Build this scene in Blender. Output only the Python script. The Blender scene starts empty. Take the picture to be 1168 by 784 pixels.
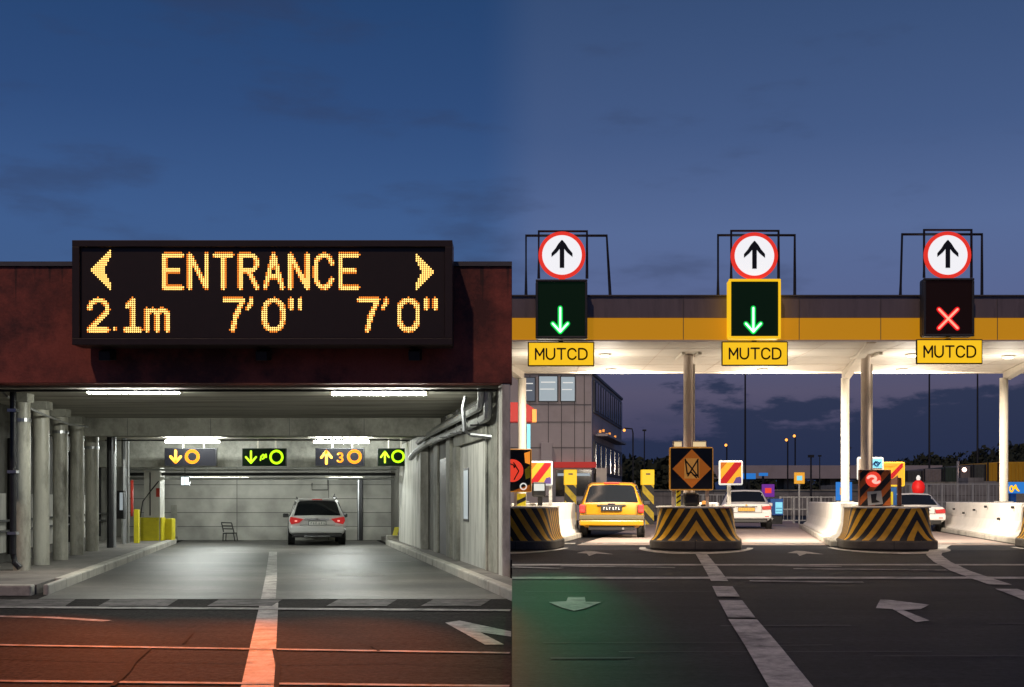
import bpy, bmesh, math, random
from mathutils import Matrix, Vector
R = math.radians
S = bpy.context.scene
COL = S.collection
rnd = random.Random(7)

# ------------------------------------------------------------------ camera
F, CX, HY, CZ = 1400.0, 584.0, 570.0, 1.38       # focal length in photo pixels, horizon row, eye height
cd = bpy.data.cameras.new('camera')
cam = bpy.data.objects.new('camera', cd); COL.objects.link(cam)
cam.location = (0, 0, CZ); cam.rotation_euler = (R(90), 0, 0)
cd.sensor_width = 36; cd.lens = 36*F/1168; cd.shift_y = (HY-392)/1168
cd.clip_start = .1; cd.clip_end = 3000
S.camera = cam
# ------------------------------------------------------------------ exposure
S.view_settings.view_transform = 'Standard'; S.view_settings.look = 'None'
S.view_settings.exposure = 0; S.view_settings.gamma = 1
# ------------------------------------------------------------------ dusk sky
W = bpy.data.worlds.new('World'); S.world = W; W.use_nodes = True
def world():
    n, l = W.node_tree.nodes, W.node_tree.links
    n.clear()
    out = n.new('ShaderNodeOutputWorld'); bg = n.new('ShaderNodeBackground')
    tc = n.new('ShaderNodeTexCoord'); sep = n.new('ShaderNodeSeparateXYZ')
    l.new(tc.outputs['Generated'], sep.inputs[0])
    def ramp(stops):
        r = n.new('ShaderNodeValToRGB'); e = r.color_ramp.elements
        while len(e) > 1: e.remove(e[-1])
        e[0].position = stops[0][0]; e[0].color = (*stops[0][1], 1)
        for p, c in stops[1:]:
            k = e.new(p); k.color = (*c, 1)
        return r
    def math_(op, a, b=None):
        m = n.new('ShaderNodeMath'); m.operation = op
        for i, v in enumerate((a, b)):
            if v is None: continue
            if isinstance(v, (int, float)): m.inputs[i].default_value = v
            else: l.new(v, m.inputs[i])
        return m.outputs[0]
    # western side of the sky (bluer) and the side with the last glow (greyer, violet)
    ra = ramp([(0, (.02,.035,.08)), (.06, (.035,.06,.14)), (.14, (.052,.108,.25)), (.22, (.044,.103,.262)), (.3, (.026,.070,.198)), (.4, (.014,.05,.15)), (1, (.006,.02,.07))])
    rb = ramp([(0, (.013,.026,.07)), (.05, (.045,.05,.112)), (.085, (.088,.082,.15)), (.11, (.076,.084,.17)), (.15, (.095,.128,.275)), (.21, (.09,.14,.30)), (.28, (.055,.10,.235)), (.4, (.03,.066,.165)), (1, (.01,.025,.08))])
    for r in (ra, rb): l.new(sep.outputs['Z'], r.inputs[0])
    az = n.new('ShaderNodeMapRange'); az.interpolation_type = 'SMOOTHSTEP'
    az.inputs['From Min'].default_value = -.03; az.inputs['From Max'].default_value = .03
    l.new(math_('DIVIDE', sep.outputs['X'], math_('MAXIMUM', sep.outputs['Y'], .05)), az.inputs['Value'])
    mix = n.new('ShaderNodeMixRGB'); l.new(az.outputs[0], mix.inputs[0]); l.new(ra.outputs[0], mix.inputs[1]); l.new(rb.outputs[0], mix.inputs[2])
    # thin dark cloud streaks
    mp = n.new('ShaderNodeMapping'); mp.inputs['Scale'].default_value = (6, 6, 22); mp.inputs['Location'].default_value = (1.35, .4, .3)
    l.new(tc.outputs['Generated'], mp.inputs[0])
    nz = n.new('ShaderNodeTexNoise'); nz.inputs['Scale'].default_value = 1.0; nz.inputs['Detail'].default_value = 6; nz.inputs['Roughness'].default_value = .55
    l.new(mp.outputs[0], nz.inputs[0])
    cr = n.new('ShaderNodeMapRange'); cr.interpolation_type = 'SMOOTHSTEP'
    cr.inputs['From Min'].default_value = .53; cr.inputs['From Max'].default_value = .70
    cr.inputs['To Min'].default_value = 0; cr.inputs['To Max'].default_value = .4
    l.new(nz.outputs[0], cr.inputs['Value'])
    m2 = n.new('ShaderNodeMixRGB'); l.new(cr.outputs[0], m2.inputs[0]); l.new(mix.outputs[0], m2.inputs[1]); m2.inputs[2].default_value = (.03,.042,.095,1)
    # low cloud bank along the horizon
    mp2 = n.new('ShaderNodeMapping'); mp2.inputs['Scale'].default_value = (8, 8, 26); mp2.inputs['Location'].default_value = (3.1, 0, 0)
    l.new(tc.outputs['Generated'], mp2.inputs[0])
    nb = n.new('ShaderNodeTexNoise'); nb.inputs['Scale'].default_value = 1; nb.inputs['Detail'].default_value = 7; nb.inputs['Roughness'].default_value = .6
    l.new(mp2.outputs[0], nb.inputs[0])
    h = math_('ADD', math_('MULTIPLY', nb.outputs[0], .24), -.052)
    bank = n.new('ShaderNodeMapRange'); bank.interpolation_type = 'SMOOTHSTEP'
    bank.inputs['From Min'].default_value = -.006; bank.inputs['From Max'].default_value = .012; bank.inputs['To Max'].default_value = .9
    l.new(math_('SUBTRACT', h, sep.outputs['Z']), bank.inputs['Value'])
    m3 = n.new('ShaderNodeMixRGB'); l.new(bank.outputs[0], m3.inputs[0]); l.new(m2.outputs[0], m3.inputs[1]); m3.inputs[2].default_value = (.014,.027,.072,1)
    # a little physical sky on top
    sky = n.new('ShaderNodeTexSky'); sky.sky_type = 'NISHITA'; sky.sun_disc = False
    sky.sun_elevation = R(1); sky.sun_rotation = R(200)
    sc = n.new('ShaderNodeMixRGB'); sc.blend_type = 'MULTIPLY'; sc.inputs[0].default_value = 1; l.new(sky.outputs[0], sc.inputs[1]); sc.inputs[2].default_value = (.004,.004,.004,1)
    ad = n.new('ShaderNodeMixRGB'); ad.blend_type = 'ADD'; ad.inputs[0].default_value = 1; l.new(m3.outputs[0], ad.inputs[1]); l.new(sc.outputs[0], ad.inputs[2])
    l.new(ad.outputs[0], bg.inputs[0]); bg.inputs[1].default_value = 1.0
    l.new(bg.outputs[0], out.inputs[0])
world()
# last low warm light, from the left behind the camera
sd = bpy.data.lights.new('sun', 'SUN'); sd.energy = .95; sd.angle = R(1.5); sd.color = (1, .70, .5)
so = bpy.data.objects.new('sun', sd); COL.objects.link(so)
so.rotation_euler = Vector((.22, .5, -.72)).to_track_quat('-Z', 'Y').to_euler()
S.cycles.max_bounces = 6; S.cycles.diffuse_bounces = 4; S.cycles.glossy_bounces = 3
S.cycles.sample_clamp_indirect = 4

# ------------------------------------------------------------------ materials
def lin(c): return tuple((v/12.92 if v <= .04045 else ((v+.055)/1.055)**2.4) for v in c)
_M = {}
def mat(name, color, rough=.6, metal=0, var=.12, scale=6, bump=.0, stretch=(1,1,1), spec=.5, dirt=None, dirt_scale=1.2, dirt_cut=(.5,.7), bscale=None, speck=0, speck_scale=28):
    m = bpy.data.materials.new(name); m.use_nodes = True
    n, l = m.node_tree.nodes, m.node_tree.links
    b = n['Principled BSDF']; b.inputs['Roughness'].default_value = rough; b.inputs['Metallic'].default_value = metal
    b.inputs['Specular IOR Level'].default_value = spec
    tc = n.new('ShaderNodeTexCoord'); mp = n.new('ShaderNodeMapping'); mp.inputs['Scale'].default_value = stretch
    ge = n.new('ShaderNodeNewGeometry'); l.new(ge.outputs['Position'], mp.inputs[0])
    nz = n.new('ShaderNodeTexNoise'); nz.inputs['Scale'].default_value = scale; nz.inputs['Detail'].default_value = 6; nz.inputs['Roughness'].default_value = .65
    l.new(mp.outputs[0], nz.inputs[0])
    r = n.new('ShaderNodeMapRange'); r.inputs['From Min'].default_value = .3; r.inputs['From Max'].default_value = .7
    r.inputs['To Min'].default_value = 1-var; r.inputs['To Max'].default_value = 1+var; l.new(nz.outputs[0], r.inputs[0])
    mx = n.new('ShaderNodeMixRGB'); mx.blend_type = 'MULTIPLY'; mx.inputs[0].default_value = 1; mx.inputs[1].default_value = (*color, 1)
    l.new(r.outputs[0], mx.inputs[2]); last = mx
    if dirt:
        n2 = n.new('ShaderNodeTexNoise'); n2.inputs['Scale'].default_value = dirt_scale; n2.inputs['Detail'].default_value = 8; n2.inputs['Roughness'].default_value = .7
        l.new(mp.outputs[0], n2.inputs[0])
        r2 = n.new('ShaderNodeMapRange'); r2.inputs['From Min'].default_value = dirt_cut[0]; r2.inputs['From Max'].default_value = dirt_cut[1]; l.new(n2.outputs[0], r2.inputs[0])
        m2 = n.new('ShaderNodeMixRGB'); l.new(r2.outputs[0], m2.inputs[0]); l.new(mx.outputs[0], m2.inputs[1]); m2.inputs[2].default_value = (*dirt, 1); last = m2
    if speck:
        n3 = n.new('ShaderNodeTexNoise'); n3.inputs['Scale'].default_value = speck_scale; n3.inputs['Detail'].default_value = 3; n3.inputs['Roughness'].default_value = .8; l.new(ge.outputs['Position'], n3.inputs[0])
        r3 = n.new('ShaderNodeMapRange'); r3.inputs['From Min'].default_value = .32; r3.inputs['From Max'].default_value = .68; r3.inputs['To Min'].default_value = 1-speck; r3.inputs['To Max'].default_value = 1+speck; l.new(n3.outputs[0], r3.inputs[0])
        m4 = n.new('ShaderNodeMixRGB'); m4.blend_type = 'MULTIPLY'; m4.inputs[0].default_value = 1; l.new(last.outputs[0], m4.inputs[1]); l.new(r3.outputs[0], m4.inputs[2]); last = m4
    l.new(last.outputs[0], b.inputs['Base Color'])
    if bump:
        nb = n.new('ShaderNodeTexNoise'); nb.inputs['Scale'].default_value = bscale or scale*8; nb.inputs['Detail'].default_value = 4; l.new(mp.outputs[0], nb.inputs[0])
        bp = n.new('ShaderNodeBump'); bp.inputs['Strength'].default_value = bump; bp.inputs['Distance'].default_value = .02; l.new(nb.outputs[0], bp.inputs['Height']); l.new(bp.outputs[0], b.inputs['Normal'])
    _M[name] = m; return m
def emit(name, color, strength, sampled=False, spec=.5):
    m = bpy.data.materials.new(name); m.use_nodes = True
    b = m.node_tree.nodes['Principled BSDF']
    b.inputs['Base Color'].default_value = (*[min(1, c)*.6 for c in color], 1); b.inputs['Roughness'].default_value = .5; b.inputs['Specular IOR Level'].default_value = spec
    b.inputs['Emission Color'].default_value = (*color, 1); b.inputs['Emission Strength'].default_value = strength
    m.cycles.emission_sampling = 'FRONT' if sampled else 'NONE'
    _M[name] = m; return m
M = _M
mat('asphalt', (.027,.025,.024), .8, var=.34, spec=.03, speck=.9, speck_scale=16, scale=2.2, stretch=(.35,1,1), bump=.35, bscale=55, dirt=(.015,.0145,.015), dirt_scale=.8, dirt_cut=(.45,.7))
mat('garage_floor', (.115,.110,.10), .5, speck=.3, speck_scale=9, var=.4, scale=.9, stretch=(.4,1,1), bump=.2, bscale=40, dirt=(.040,.039,.038), dirt_scale=.24, dirt_cut=(.40,.54))
mat('plaza_asphalt', (.016,.0165,.019), .6, var=.6, scale=1.6, stretch=(.22,1.6,1), bump=.3, bscale=50, dirt=(.008,.0083,.0095), dirt_scale=.7, spec=.10, speck=.85, speck_scale=16)
mat('lane_slab', (.34,.27,.24), .6, var=.14, scale=1.2, bump=.15, dirt=(.2,.16,.145), dirt_scale=.6)
mat('earth', (.045,.045,.04), .9, var=.3, scale=.3)
mat('pavement', (.20,.185,.17), .75, var=.2, scale=3, bump=.3, dirt=(.10,.092,.085), dirt_scale=1.1)
mat('kerb', (.46,.44,.39), .75, var=.16, scale=4, bump=.3, dirt=(.17,.16,.14), dirt_scale=2)
mat('paint_line', (.46,.44,.42), .6, var=.2, scale=6, dirt=(.11,.105,.10), dirt_scale=3.2, dirt_cut=(.44,.66), speck=.25)
mat('paint_worn', (.34,.33,.32), .65, var=.3, scale=5, dirt=(.07,.068,.066), dirt_scale=4, dirt_cut=(.44,.6))
mat('paint_faint', (.15,.145,.145), .7, var=.3, scale=5, dirt=(.045,.044,.044), dirt_scale=3, dirt_cut=(.42,.62), spec=.1)
mat('crack', (.008,.008,.008), .9, spec=.1)
mat('concrete', (.33,.325,.28), .8, var=.16, scale=1.3, stretch=(1,1,.7), bump=.25, dirt=(.11,.107,.09), dirt_scale=.9, dirt_cut=(.45,.68), speck=.12, speck_scale=9)
mat('concrete_column', (.50,.485,.41), .42, var=.2, scale=2.2, stretch=(1,1,.35), bump=.2, dirt=(.13,.125,.10), dirt_scale=1.6, dirt_cut=(.46,.68))
mat('concrete_pale', (.62,.61,.56), .75, var=.12, scale=2, stretch=(1,2,.35), bump=.2, dirt=(.22,.21,.18), dirt_scale=1.6, dirt_cut=(.48,.72))
mat('concrete_ceiling', (.52,.50,.42), .85, var=.2, scale=1.4, stretch=(.2,2.4,1), bump=.2, dirt=(.17,.16,.13), dirt_scale=1.1, dirt_cut=(.44,.68))
mat('barrier_white', (.70,.68,.63), .7, var=.08, scale=2, bump=.15, dirt=(.36,.34,.3), dirt_scale=2.5, dirt_cut=(.6,.78))
mat('plinth', (.085,.078,.07), .8, var=.25, scale=3, bump=.3)
mat('steel', (.42,.43,.44), .35, .9, var=.12, scale=5)
mat('galvanised', (.45,.46,.45), .5, .35, var=.15, scale=4)
mat('dark_metal', (.03,.03,.033), .45, .4, var=.2)
mat('black', (.012,.012,.013), .4)
mat('led_face', (.022,.010,.007), .5)
mat('sign_box', (.030,.016,.014), .5, .1)
mat('signal_case', (.06,.06,.062), .5, .2)
mat('concrete_shade', (.13,.125,.11), .85, var=.25, scale=1.2, dirt=(.06,.058,.05), dirt_scale=.9)  # darker concrete: shade between columns and in the recess put into colour
mat('rubber', (.018,.018,.018), .8)
mat('soffit', (.74,.70,.62), .6, var=.05, scale=.8, stretch=(1,4,1), dirt=(.62,.58,.5), dirt_scale=.6)
mat('cream_paint', (.72,.67,.58), .5, var=.06, scale=3)
mat('tan_paint', (.60,.50,.42), .5, var=.08, scale=3)
mat('fascia_grey', (.20,.165,.18), .45, var=.12, scale=2, stretch=(2.5,1,.4), dirt=(.12,.10,.11), dirt_scale=1.4, dirt_cut=(.52,.72))
mat('yellow_paint', (.80,.56,.01), .5, var=.1, scale=5, dirt=(.45,.33,.03), dirt_scale=5, dirt_cut=(.58,.75))
mat('red_paint', (.5,.035,.02), .5)
mat('cladding', (.45,.41,.42), .55, var=.07, scale=.7, dirt=(.35,.305,.30), dirt_scale=.25)
mat('dark_panel', (.10,.095,.105), .5)
mat('glass_dark', (.010,.012,.015), .08, var=0, spec=.45)
mat('glass_blue', (.03,.045,.07), .1, var=0, spec=.8)
mat('car_silver', (.74,.74,.73), .34, .15, var=.02)
mat('car_yellow', (.36,.17,.002), .3, var=.03)
mat('car_white', (.86,.85,.82), .3, var=.02)
mat('plate_white', (.85,.85,.82), .5)
mat('chrome', (.6,.6,.6), .2, 1)
mat('foliage', (.020,.028,.014), .9, var=.4, scale=.5)
mat('bark', (.035,.028,.02), .9)
mat('grass', (.028,.036,.018), .95, var=.4, scale=.3)
mat('container_yellow', (.58,.33,.015), .55, var=.12, scale=1, stretch=(3,3,.5))
mat('container_dark', (.07,.08,.075), .6, var=.2)
mat('container_grey', (.22,.2,.2), .6, var=.2)
mat('bollard_yellow', (.72,.62,.02), .5, var=.1, dirt=(.4,.34,.05), dirt_scale=4, dirt_cut=(.6,.75))
mat('blue_paint', (.02,.12,.45), .5)
mat('rust_brown', (.13,.05,.03), .7)
emit('tube_lit', (.98,1,.89), 215, True)
emit('tube_lit_far', (.94,1,.95), 205, True)
emit('led_core', (1,.58,.15), 2.3)
emit('led_bloom', (1,.27,.03), 1.15)  # bloom round the lettering put into the colour of the outer dots
emit('green_core', (.55,1,.7), 1.6)
emit('green_glow', (.0,.75,.09), .7)
emit('red_core', (1,.30,.20), 1.5)
emit('red_glow', (.9,.01,.012), .75)
emit('face_green', (.003,.016,.006), .35, spec=.2)  # coloured spill from the symbol put into the dark signal face
emit('face_red', (.014,.005,.004), .35, spec=.2)
emit('sign_white', (.86,.87,.9), .92)  # discs, rings and plates glow in place of light falling on them
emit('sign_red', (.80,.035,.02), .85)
emit('sign_yellow_glow', (.93,.55,.012), .9)  # yellow plates, signal rim and post heads glow in place of being lit
emit('band_yellow_glow', (.62,.27,.006), .62)  # fascia paint made to glow, since no lamp reaches its front
emit('amber_glyph', (1,.42,.03), .95)
emit('lime_glyph', (.55,.95,.015), .95)
emit('sign_panel_grey', (.012,.012,.016), .3, spec=.05)
emit('sign_panel_green', (.004,.010,.004), .4, spec=.05)
emit('downlight_lens', (1,.93,.8), 14)
emit('tail_red', (.55,.014,.014), .5)
emit('tail_red_dim', (.7,.03,.02), .28)
emit('lamp_orange', (1,.36,.06), 2.2)
emit('lamp_dim_orange', (1,.36,.06), 1.0)
emit('exit_white', (.8,.95,1), 1.6)
emit('screen_orange', (.75,.20,.02), .26)
emit('screen_pale', (.85,.38,.08), .30)
emit('screen_cream', (.95,.75,.42), .7)
emit('screen_red', (.9,.06,.03), .8)
emit('screen_pink', (1,.42,.36), 1.0)
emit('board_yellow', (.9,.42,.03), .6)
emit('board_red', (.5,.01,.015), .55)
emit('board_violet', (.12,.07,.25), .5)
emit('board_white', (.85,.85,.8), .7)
emit('blue_lit', (.03,.25,.8), .6)
emit('cyan_lit', (.25,.75,.95), .7)
emit('violet_lit', (.25,.04,.5), .4)
emit('window_lit', (.55,.68,.75), .42)
emit('window_dim', (.16,.2,.26), .35)
emit('beacon_red', (1,.02,.015), .4)
emit('board_rim', (.62,.26,.03), .35)
emit('orange_bar', (.95,.30,.03), .9)
emit('lamp_pink', (1,.6,.5), 5)
emit('red_lit_paint', (.55,.02,.015), .5)  # glow added to red paint that little light reaches
mat('container_green', (.035,.06,.045), .6, var=.2)
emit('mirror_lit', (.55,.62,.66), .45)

def red_wall():
    m = mat('red_render', (.33,.078,.056), .8, var=.16, scale=1.6, bump=.35, bscale=22, dirt=(.10,.032,.03), dirt_scale=.7, dirt_cut=(.44,.60), speck=.12)
    # dark drips running down from the coping
    n, l = m.node_tree.nodes, m.node_tree.links; b = n['Principled BSDF']; src = b.inputs['Base Color'].links[0].from_socket
    ge = n.new('ShaderNodeNewGeometry'); sp = n.new('ShaderNodeSeparateXYZ'); l.new(ge.outputs['Position'], sp.inputs[0])
    mp = n.new('ShaderNodeMapping'); mp.inputs['Scale'].default_value = (7, 1, .22); l.new(ge.outputs['Position'], mp.inputs[0])
    nz = n.new('ShaderNodeTexNoise'); nz.inputs['Scale'].default_value = 1; nz.inputs['Detail'].default_value = 4; l.new(mp.outputs[0], nz.inputs[0])
    ht = n.new('ShaderNodeMapRange'); ht.inputs['From Min'].default_value = 4.3; ht.inputs['From Max'].default_value = 5.25; ht.inputs['To Max'].default_value = .2; l.new(sp.outputs['Z'], ht.inputs[0])
    ad = n.new('ShaderNodeMath'); l.new(nz.outputs[0], ad.inputs[0]); l.new(ht.outputs[0], ad.inputs[1])
    r = n.new('ShaderNodeMapRange'); r.inputs['From Min'].default_value = .70; r.inputs['From Max'].default_value = .80; r.inputs['To Max'].default_value = .8; l.new(ad.outputs[0], r.inputs[0])
    mx = n.new('ShaderNodeMixRGB'); l.new(r.outputs[0], mx.inputs[0]); l.new(src, mx.inputs[1]); mx.inputs[2].default_value = (.03,.02,.02,1)
    l.new(mx.outputs[0], b.inputs['Base Color'])
red_wall()

def block_wall(name, c1, c2, joint, w, h):
    m = bpy.data.materials.new(name); m.use_nodes = True
    n, l = m.node_tree.nodes, m.node_tree.links; b = n['Principled BSDF']; b.inputs['Roughness'].default_value = .8
    ge = n.new('ShaderNodeNewGeometry'); sp = n.new('ShaderNodeSeparateXYZ'); cb = n.new('ShaderNodeCombineXYZ'); l.new(ge.outputs['Position'], sp.inputs[0])
    l.new(sp.outputs['X'], cb.inputs[0]); l.new(sp.outputs['Z'], cb.inputs[1])
    br = n.new('ShaderNodeTexBrick'); br.offset = 0; br.inputs['Scale'].default_value = 1; br.inputs['Mortar Size'].default_value = .012; br.inputs['Mortar Smooth'].default_value = .2
    br.inputs['Brick Width'].default_value = w; br.inputs['Row Height'].default_value = h
    br.inputs['Color1'].default_value = (*c1,1); br.inputs['Color2'].default_value = (*c2,1); br.inputs['Mortar'].default_value = (*joint,1)
    l.new(cb.outputs[0], br.inputs[0])
    nz = n.new('ShaderNodeTexNoise'); nz.inputs['Scale'].default_value = 1.6; nz.inputs['Detail'].default_value = 8; l.new(ge.outputs['Position'], nz.inputs[0])
    r = n.new('ShaderNodeMapRange'); r.inputs['From Min'].default_value = .3; r.inputs['From Max'].default_value = .7; r.inputs['To Min'].default_value = .68; r.inputs['To Max'].default_value = 1.2; l.new(nz.outputs[0], r.inputs[0])
    mx = n.new('ShaderNodeMixRGB'); mx.blend_type = 'MULTIPLY'; mx.inputs[0].default_value = 1; l.new(br.outputs[0], mx.inputs[1]); l.new(r.outputs[0], mx.inputs[2])
    l.new(mx.outputs[0], b.inputs['Base Color']); M[name] = m
block_wall('panel_wall', (.42,.41,.37), (.34,.335,.305), (.11,.108,.10), 3.1, .47)
block_wall('yard_blocks', (.27,.27,.27), (.20,.2,.205), (.07,.07,.07), 1.6, .8)

def stripes(name, c1, c2, period, slope, chevron=True):
    """Painted stripes from the UV map: u across (metres from the nose line), v up."""
    m = bpy.data.materials.new(name); m.use_nodes = True
    n, l = m.node_tree.nodes, m.node_tree.links; b = n['Principled BSDF']; b.inputs['Roughness'].default_value = .5
    uv = n.new('ShaderNodeUVMap'); uv.uv_map = 'UVMap'; sp = n.new('ShaderNodeSeparateXYZ'); l.new(uv.outputs[0], sp.inputs[0])
    def mt(op, a, bb=None):
        k = n.new('ShaderNodeMath'); k.operation = op
        for i, v in enumerate((a, bb)):
            if v is None: continue
            if isinstance(v, (int, float)): k.inputs[i].default_value = v
            else: l.new(v, k.inputs[i])
        return k.outputs[0]
    u = mt('ABSOLUTE', sp.outputs[0]) if chevron else sp.outputs[0]
    t = mt('DIVIDE', mt('ADD', mt('MULTIPLY', u, slope), sp.outputs[1]), period)
    fr = mt('FRACT', mt('ADD', t, 20.0))
    st = mt('GREATER_THAN', fr, .5)
    ge = n.new('ShaderNodeNewGeometry'); nz = n.new('ShaderNodeTexNoise'); nz.inputs['Scale'].default_value = 5; nz.inputs['Detail'].default_value = 6; l.new(ge.outputs['Position'], nz.inputs[0])
    r = n.new('ShaderNodeMapRange'); r.inputs['From Min'].default_value = .3; r.inputs['From Max'].default_value = .7; r.inputs['To Min'].default_value = .7; r.inputs['To Max'].default_value = 1.15; l.new(nz.outputs[0], r.inputs[0])
    mx = n.new('ShaderNodeMixRGB'); l.new(st, mx.inputs[0]); mx.inputs[1].default_value = (*c1,1); mx.inputs[2].default_value = (*c2,1)
    m2 = n.new('ShaderNodeMixRGB'); m2.blend_type = 'MULTIPLY'; m2.inputs[0].default_value = 1; l.new(mx.outputs[0], m2.inputs[1]); l.new(r.outputs[0], m2.inputs[2])
    l.new(m2.outputs[0], b.inputs['Base Color']); M[name] = m
stripes('chevron', (.62,.33,.015), (.014,.013,.012), .40, 1.55)
stripes('post_stripes', (.86,.62,.01), (.012,.012,.012), .66, 1.1, False)
stripes('orange_stripes', (.55,.14,.02), (.014,.012,.012), .34, -1.1, False)

# ------------------------------------------------------------------ mesh helpers
def P(px, py, d): return Vector(((px-CX)/F*d, d, CZ+(HY-py)/F*d))
KL, KR = -.185, .183          # the plan direction of the garage drive and of the toll lanes
def L(a, y, z): return (a+KL*(y-20), y, z)
def T(a, y, z): return (a+KR*(y-24), y, z)
I = lambda a, y, z: (a, y, z)

class MB:
    def __init__(s): s.v, s.f, s.m, s.uv, s.cur = [], [], [], {}, 0
    def face(s, pts, m=None, uv=None):
        i = len(s.v); s.v += [tuple(p) for p in pts]; s.f.append(tuple(range(i, i+len(pts)))); s.m.append(s.cur if m is None else m)
        if uv: s.uv[len(s.f)-1] = uv
    def mesh(s, verts, faces, m=None):
        i = len(s.v); s.v += [tuple(p) for p in verts]
        for f in faces: s.f.append(tuple(k+i for k in f)); s.m.append(s.cur if m is None else m)
    def hexa(s, b, t, m=None):
        s.mesh(list(b)+list(t), [(3,2,1,0), (4,5,6,7), (0,1,5,4), (1,2,6,5), (2,3,7,6), (3,0,4,7)], m)
    def box(s, x0, x1, y0, y1, z0, z1, fr=I, m=None):
        s.hexa([fr(x0,y0,z0), fr(x1,y0,z0), fr(x1,y1,z0), fr(x0,y1,z0)], [fr(x0,y0,z1), fr(x1,y0,z1), fr(x1,y1,z1), fr(x0,y1,z1)], m)
    def plate(s, px0, px1, py0, py1, d, th, m=None):     # an upright slab whose front face spans that pixel box at depth d
        a, b = P(px0, py1, d), P(px1, py0, d); s.box(a.x, b.x, d, d+th, a.z, b.z, I, m)
    def prism(s, poly, y0, y1, m=None):                  # polygon in x,z, counter-clockwise seen from -y
        n = len(poly); vs = [(x, y0, z) for x, z in poly]+[(x, y1, z) for x, z in poly]
        s.mesh(vs, [tuple(range(n)), tuple(range(2*n-1, n-1, -1))]+[((i+1) % n, i, n+i, n+(i+1) % n) for i in range(n)], m)
    def slab(s, poly, z0, z1, m=None):                   # polygon in x,y
        n = len(poly); vs = [(x, y, z0) for x, y in poly]+[(x, y, z1) for x, y in poly]
        s.mesh(vs, [tuple(range(n-1, -1, -1)), tuple(range(n, 2*n))]+[(i, (i+1) % n, n+(i+1) % n, n+i) for i in range(n)], m)
    def tube(s, pts, r, n=8, m=None, r2=None):
        pts = [Vector(p) for p in pts]; vs, fs = [], []
        for i, p in enumerate(pts):
            t = (pts[min(i+1, len(pts)-1)]-pts[max(i-1, 0)]).normalized()
            u = t.cross(Vector((0,0,1)) if abs(t.z) < .9 else Vector((0,1,0))).normalized(); w = t.cross(u)
            rr = r if r2 is None else r+(r2-r)*i/(len(pts)-1)
            vs += [p+(u*math.cos(6.2832*k/n)+w*math.sin(6.2832*k/n))*rr for k in range(n)]
        for i in range(len(pts)-1):
            fs += [(i*n+k, i*n+(k+1) % n, (i+1)*n+(k+1) % n, (i+1)*n+k) for k in range(n)]
        fs += [tuple(range(n-1, -1, -1)), tuple((len(pts)-1)*n+k for k in range(n))]
        s.mesh(vs, fs, m)
    def lathe(s, prof, c, n=20, m=None):                 # profile (r, z) about a vertical axis
        vs = [(c[0]+r*math.cos(6.2832*k/n), c[1]+r*math.sin(6.2832*k/n), c[2]+z) for r, z in prof for k in range(n)]
        fs = [(i*n+k, i*n+(k+1) % n, (i+1)*n+(k+1) % n, (i+1)*n+k) for i in range(len(prof)-1) for k in range(n)]
        fs += [tuple(range(n-1, -1, -1)), tuple((len(prof)-1)*n+k for k in range(n))]
        s.mesh(vs, fs, m)
    def disc(s, c, r, th, n=32, m=None, r0=0):           # facing -y
        if r0:
            o = [(c[0]+r*math.cos(6.2832*k/n), c[2]+r*math.sin(6.2832*k/n)) for k in range(n)]
            q = [(c[0]+r0*math.cos(6.2832*k/n), c[2]+r0*math.sin(6.2832*k/n)) for k in range(n)]
            vs = [(x, c[1], z) for x, z in o+q]+[(x, c[1]+th, z) for x, z in o+q]; fs = []
            for k in range(n):
                j = (k+1) % n
                fs += [(k, j, n+j, n+k), (2*n+j, 2*n+k, 3*n+k, 3*n+j), (j, k, 2*n+k, 2*n+j), (n+k, n+j, 3*n+j, 3*n+k)]
            s.mesh(vs, fs, m)
        else:
            s.prism([(c[0]+r*math.cos(6.2832*k/n), c[2]+r*math.sin(6.2832*k/n)) for k in range(n)], c[1], c[1]+th, m)
    def strokes(s, lines, fr, th, half, m=None):
        """thick rounded strokes; fr maps unit x,y to (x, y_depth, z)"""
        for ln in lines:
            q = [fr(*p) for p in ln]
            for a, b in zip(q, q[1:]):
                a, b = Vector(a), Vector(b); dx, dz = b.x-a.x, b.z-a.z; ln_ = math.hypot(dx, dz) or 1; nx, nz = -dz/ln_*half, dx/ln_*half
                poly = [(a.x-nx, a.z-nz), (b.x-nx, b.z-nz)]
                an = math.atan2(-nz, -nx)
                poly += [(b.x+math.cos(an+t)*half, b.z+math.sin(an+t)*half) for t in (.79, 1.57, 2.36)]
                poly += [(b.x+nx, b.z+nz), (a.x+nx, a.z+nz)]
                poly += [(a.x+math.cos(an+t)*half, a.z+math.sin(an+t)*half) for t in (3.93, 4.71, 5.5)]
                s.prism(poly, a.y, a.y+th, m)
    def build(s, name, mats, parent=None, bevel=0, smooth=False, local=False, segs=2):
        if isinstance(mats, str): mats = [mats]
        v = [Vector(p) for p in s.v]; loc = Vector((0,0,0))
        if parent is not None and not local:
            r = parent
            while r.parent: r = r.parent
            inv = (Matrix.Translation(r.location) @ r.rotation_euler.to_matrix().to_4x4()).inverted()
            v = [inv @ p for p in v]
        elif parent is None and not local:
            lo = [min(p[i] for p in v) for i in range(3)]; hi = [max(p[i] for p in v) for i in range(3)]
            loc = Vector(((lo[0]+hi[0])/2, (lo[1]+hi[1])/2, lo[2])); v = [p-loc for p in v]
        me = bpy.data.meshes.new(name); me.from_pydata([tuple(p) for p in v], [], s.f)
        for k in mats: me.materials.append(M[k])
        me.polygons.foreach_set('material_index', s.m)
        if s.uv:
            ul = me.uv_layers.new(name='UVMap')
            for fi, uvs in s.uv.items():
                for li, c in zip(me.polygons[fi].loop_indices, uvs): ul.data[li].uv = c
        me.update()
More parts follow.
